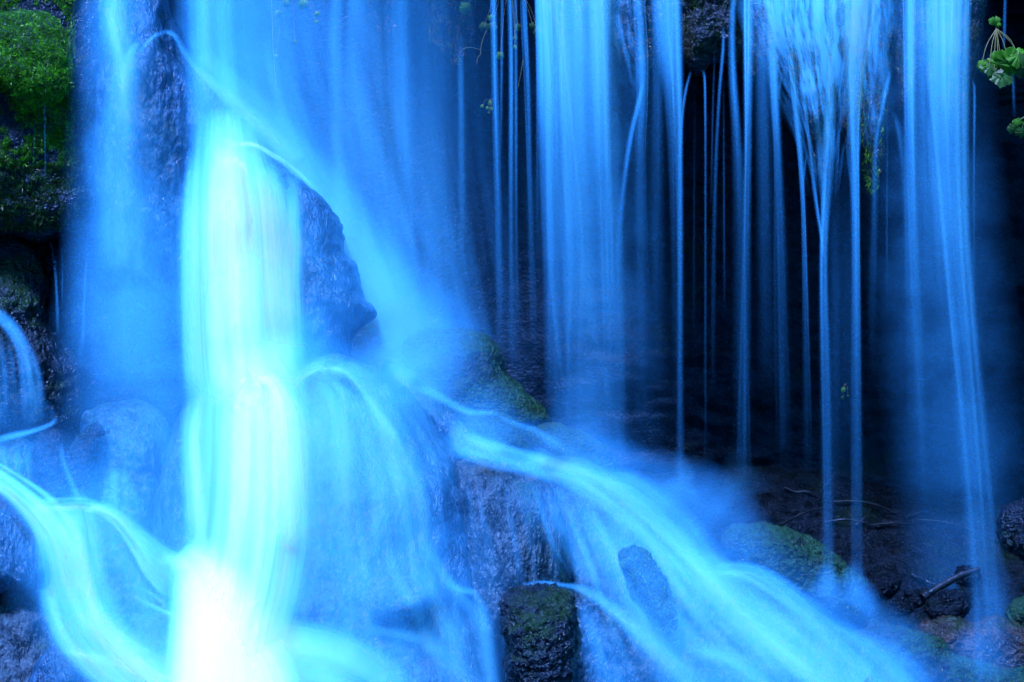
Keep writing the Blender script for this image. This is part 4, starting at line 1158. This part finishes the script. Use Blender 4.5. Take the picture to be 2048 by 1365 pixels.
plant('trailing creeper of small dim round leaves among the thin threads', (1020, -40),
      [(968, 54, 11, .1, .2, .3, 'leaf_dull'), (983, 36, 8, .2, 0, 1.2, 'leaf'), (985, 54, 11, .2, -.2, 2.2, 'leaf_dull'), (1001, 112, 9, .1, .3, .6, 'leaf'), (1030, 95, 5, .2, .1, .4, 'leaf'),
       (1036, 55, 9, .1, .1, 1.4, 'leaf_dull'), (1078, 66, 13, .1, .1, .2, 'leaf_dull'), (1066, 52, 8, .1, .1, 2.4, 'leaf_dull'), (1031, 78, 7, .1, .3, .8, 'leaf_dull')], .75, .001)
plant('tiny clover like sprig on the dark cliff left of the thin threads', (986, 200), [(980, 206, 5, 0, 0, .2, 'leaf'), (975, 216, 4, 0, 0, 1.2, 'leaf'), (983, 218, 5, 0, .2, 2.2, 'leaf'), (964, 213, 4, 0, 0, .4, 'leaf'), (978, 226, 3, 0, 0, .4, 'leaf_dull')], .85, .0006)
plant('pale creeper leaves veiled by spray near the top edge left of centre', (580, -40),
      [(606, 9, 12, .1, .2, .3, 'leaf'), (557, 28, 9, .2, 0, .9, 'leaf'), (574, 8, 9, .1, .3, 2.2, 'leaf'), (634, 28, 6, .1, 0, .4, 'leaf'), (552, 114, 6, .1, 0, .3, 'leaf'), (633, 45, 5, .1, 0, .3, 'leaf'), (590, 84, 5, .1, .2, .3, 'leaf')], .5, .0008)
plant('two small yellow green leaves on the dark cliff between the bright thread and funnel strand', (1692, 768), [(1687, 780, 6, 0, .2, .2, 'leaf'), (1686, 796, 5, .3, 0, 1.4, 'leaf_dull'), (1696, 792, 3, 0, 0, .2, 'leaf_dull')], .8, .0006)

for lb, pts, r, Y in [
    ('pale curved root hanging left of the thin threads', [(975, 58), (966, 78), (961, 100), (962, 108), (955, 116), (954, 128)], .0022, .8),
    ('thin horizontal root crossing below the reddish hanging moss', [(926, 98), (940, 95), (962, 100)], .0015, .8),
    ('wiry root hanging between the thin threads', [(1046, 120), (1043, 140), (1039, 160), (1036, 175)], .0014, .75),
    ('long fine root trailing in the spray left of centre', [(543, -20), (545, 60), (548, 120), (552, 180)], .0014, .5)]:
    c, _ = catmull(pts, 16)
    tag(tube('root', P(c[:, 0], c[:, 1], Y + 0 * c[:, 0]), r, r * .5, 'stem'), lb, 'root', 'bare roots hanging from the cliff')

for lb, pts, r in [
    ('forked twig lying behind the bright thread on the right bank', [(1568, 976), (1590, 984), (1612, 983), (1634, 990)], .006),
    ('thin upright twig leaning against the bank behind the bright thread', [(1640, 986), (1655, 965), (1672, 944)], .0035),
    ('long curved twig running right from the bright thread on the bank', [(1668, 1004), (1720, 1004), (1764, 1014), (1790, 1026)], .006),
    ('crossed dark twig low on the bank left of the bright thread', [(1560, 1052), (1600, 1030), (1640, 1018), (1672, 1018)], .006),
    ('short pale stub of wood between the two bright threads on the bank', [(1712, 1052), (1724, 1042), (1732, 1034)], .007),
    ('flat straight twig right of the funnel strand foot', [(1748, 1050), (1790, 1047), (1828, 1049)], .006),
    ('long thin twig sloping toward the rightmost fall', [(1836, 1040), (1900, 1046), (1960, 1068), (1990, 1080)], .004),
    ('short twig pointing up beside the long thin twig', [(1812, 1034), (1836, 1026), (1852, 1020)], .005),
    ('dark twig below the stub of wood', [(1650, 1045), (1690, 1040), (1730, 1046), (1760, 1055)], .005),
    ('leaning wet log on the right bank reaching to the rightmost fall', [(1846, 1196), (1880, 1174), (1920, 1152), (1958, 1138)], .018),
    ('dark branch behind the leaning log', [(1822, 1150), (1850, 1162), (1876, 1172)], .009)]:
    c, _ = catmull(pts, 14)
    Yv = []
    for a, b in c[:, :2]:
        h_, _n = hit(a, b)
        Yv.append(h_.y if h_ is not None else .6)
    Yv = np.array(Yv)
    Yv = np.linspace(min(Yv[:5]), min(Yv[-5:]), 14)
    Yv = np.minimum(Yv, Yv + 0) - r * .6 - .01
    pp = P(c[:, 0], c[:, 1], Yv)
    pp += .004 * np.stack([perlin(pp * 9), perlin(pp * 9 + 4), perlin(pp * 9 + 8)], 1)
    tag(tube('log' if r > .015 else 'twig', pp, r, r * .6, 'wood', ns=8), lb, 'log' if r > .015 else 'twig', 'dead wood on the right bank')

spray('bright spray between the main boulder and the dim mossy boulder', [(700, 480, 120, 0), (760, 580, 220, .5), (800, 680, 280, .7), (830, 770, 280, .5), (860, 850, 240, 0)], [.08, .0], 'back')
w = Water()
w.sheet([(590, 790, 40, 1.0), (604, 758, 44, 2.0), (640, 738, 44, 2.2), (690, 738, 44, 2.0), (730, 766, 50, 1.8), (770, 830, 70, 1.6), (800, 900, 90, 1.2), (825, 1000, 100, .6), (840, 1100, 100, 0)], None, off=.06, layers=2)
w.sheet([(620, 770, 60, 0), (640, 775, 120, 1.4), (660, 810, 160, 1.6), (668, 870, 180, 1.2), (672, 960, 180, .7), (676, 1060, 180, 0)], None, off=.07, nu=15)
w.sheet([(700, 770, 40, 0), (720, 800, 60, 1.2), (752, 860, 80, 1.2), (776, 950, 90, .7), (790, 1050, 90, 0)], None, off=.07)
tag(w.build('mound_veil', 'film'), 'rounded bright veil arching over the top of the lower mound', 'waterfall')
spray('hazy veil along the left fall', [(235, -100, 180, .5), (235, 100, 200, .5), (235, 300, 230, .45), (245, 480, 260, .35), (255, 640, 280, .25), (260, 760, 280, 0)], [-.15, -.3])
spray('thin veil over the stream bed', [(1010, 880, 120, 0), (1080, 980, 200, .15), (1190, 1080, 240, .25), (1330, 1220, 300, .3), (1480, 1430, 380, .3)], [-.8])
spray('thin veil over the main boulder', [(560, 280, 140, 0), (600, 420, 240, .25), (640, 560, 260, .25), (650, 680, 260, .25), (640, 780, 240, 0)], [-.3])
spray('spray hiding the head of the right stream', [(700, 690, 100, 0), (760, 735, 180, .45), (830, 785, 180, .4), (900, 850, 160, 0)], [9], off=.06)
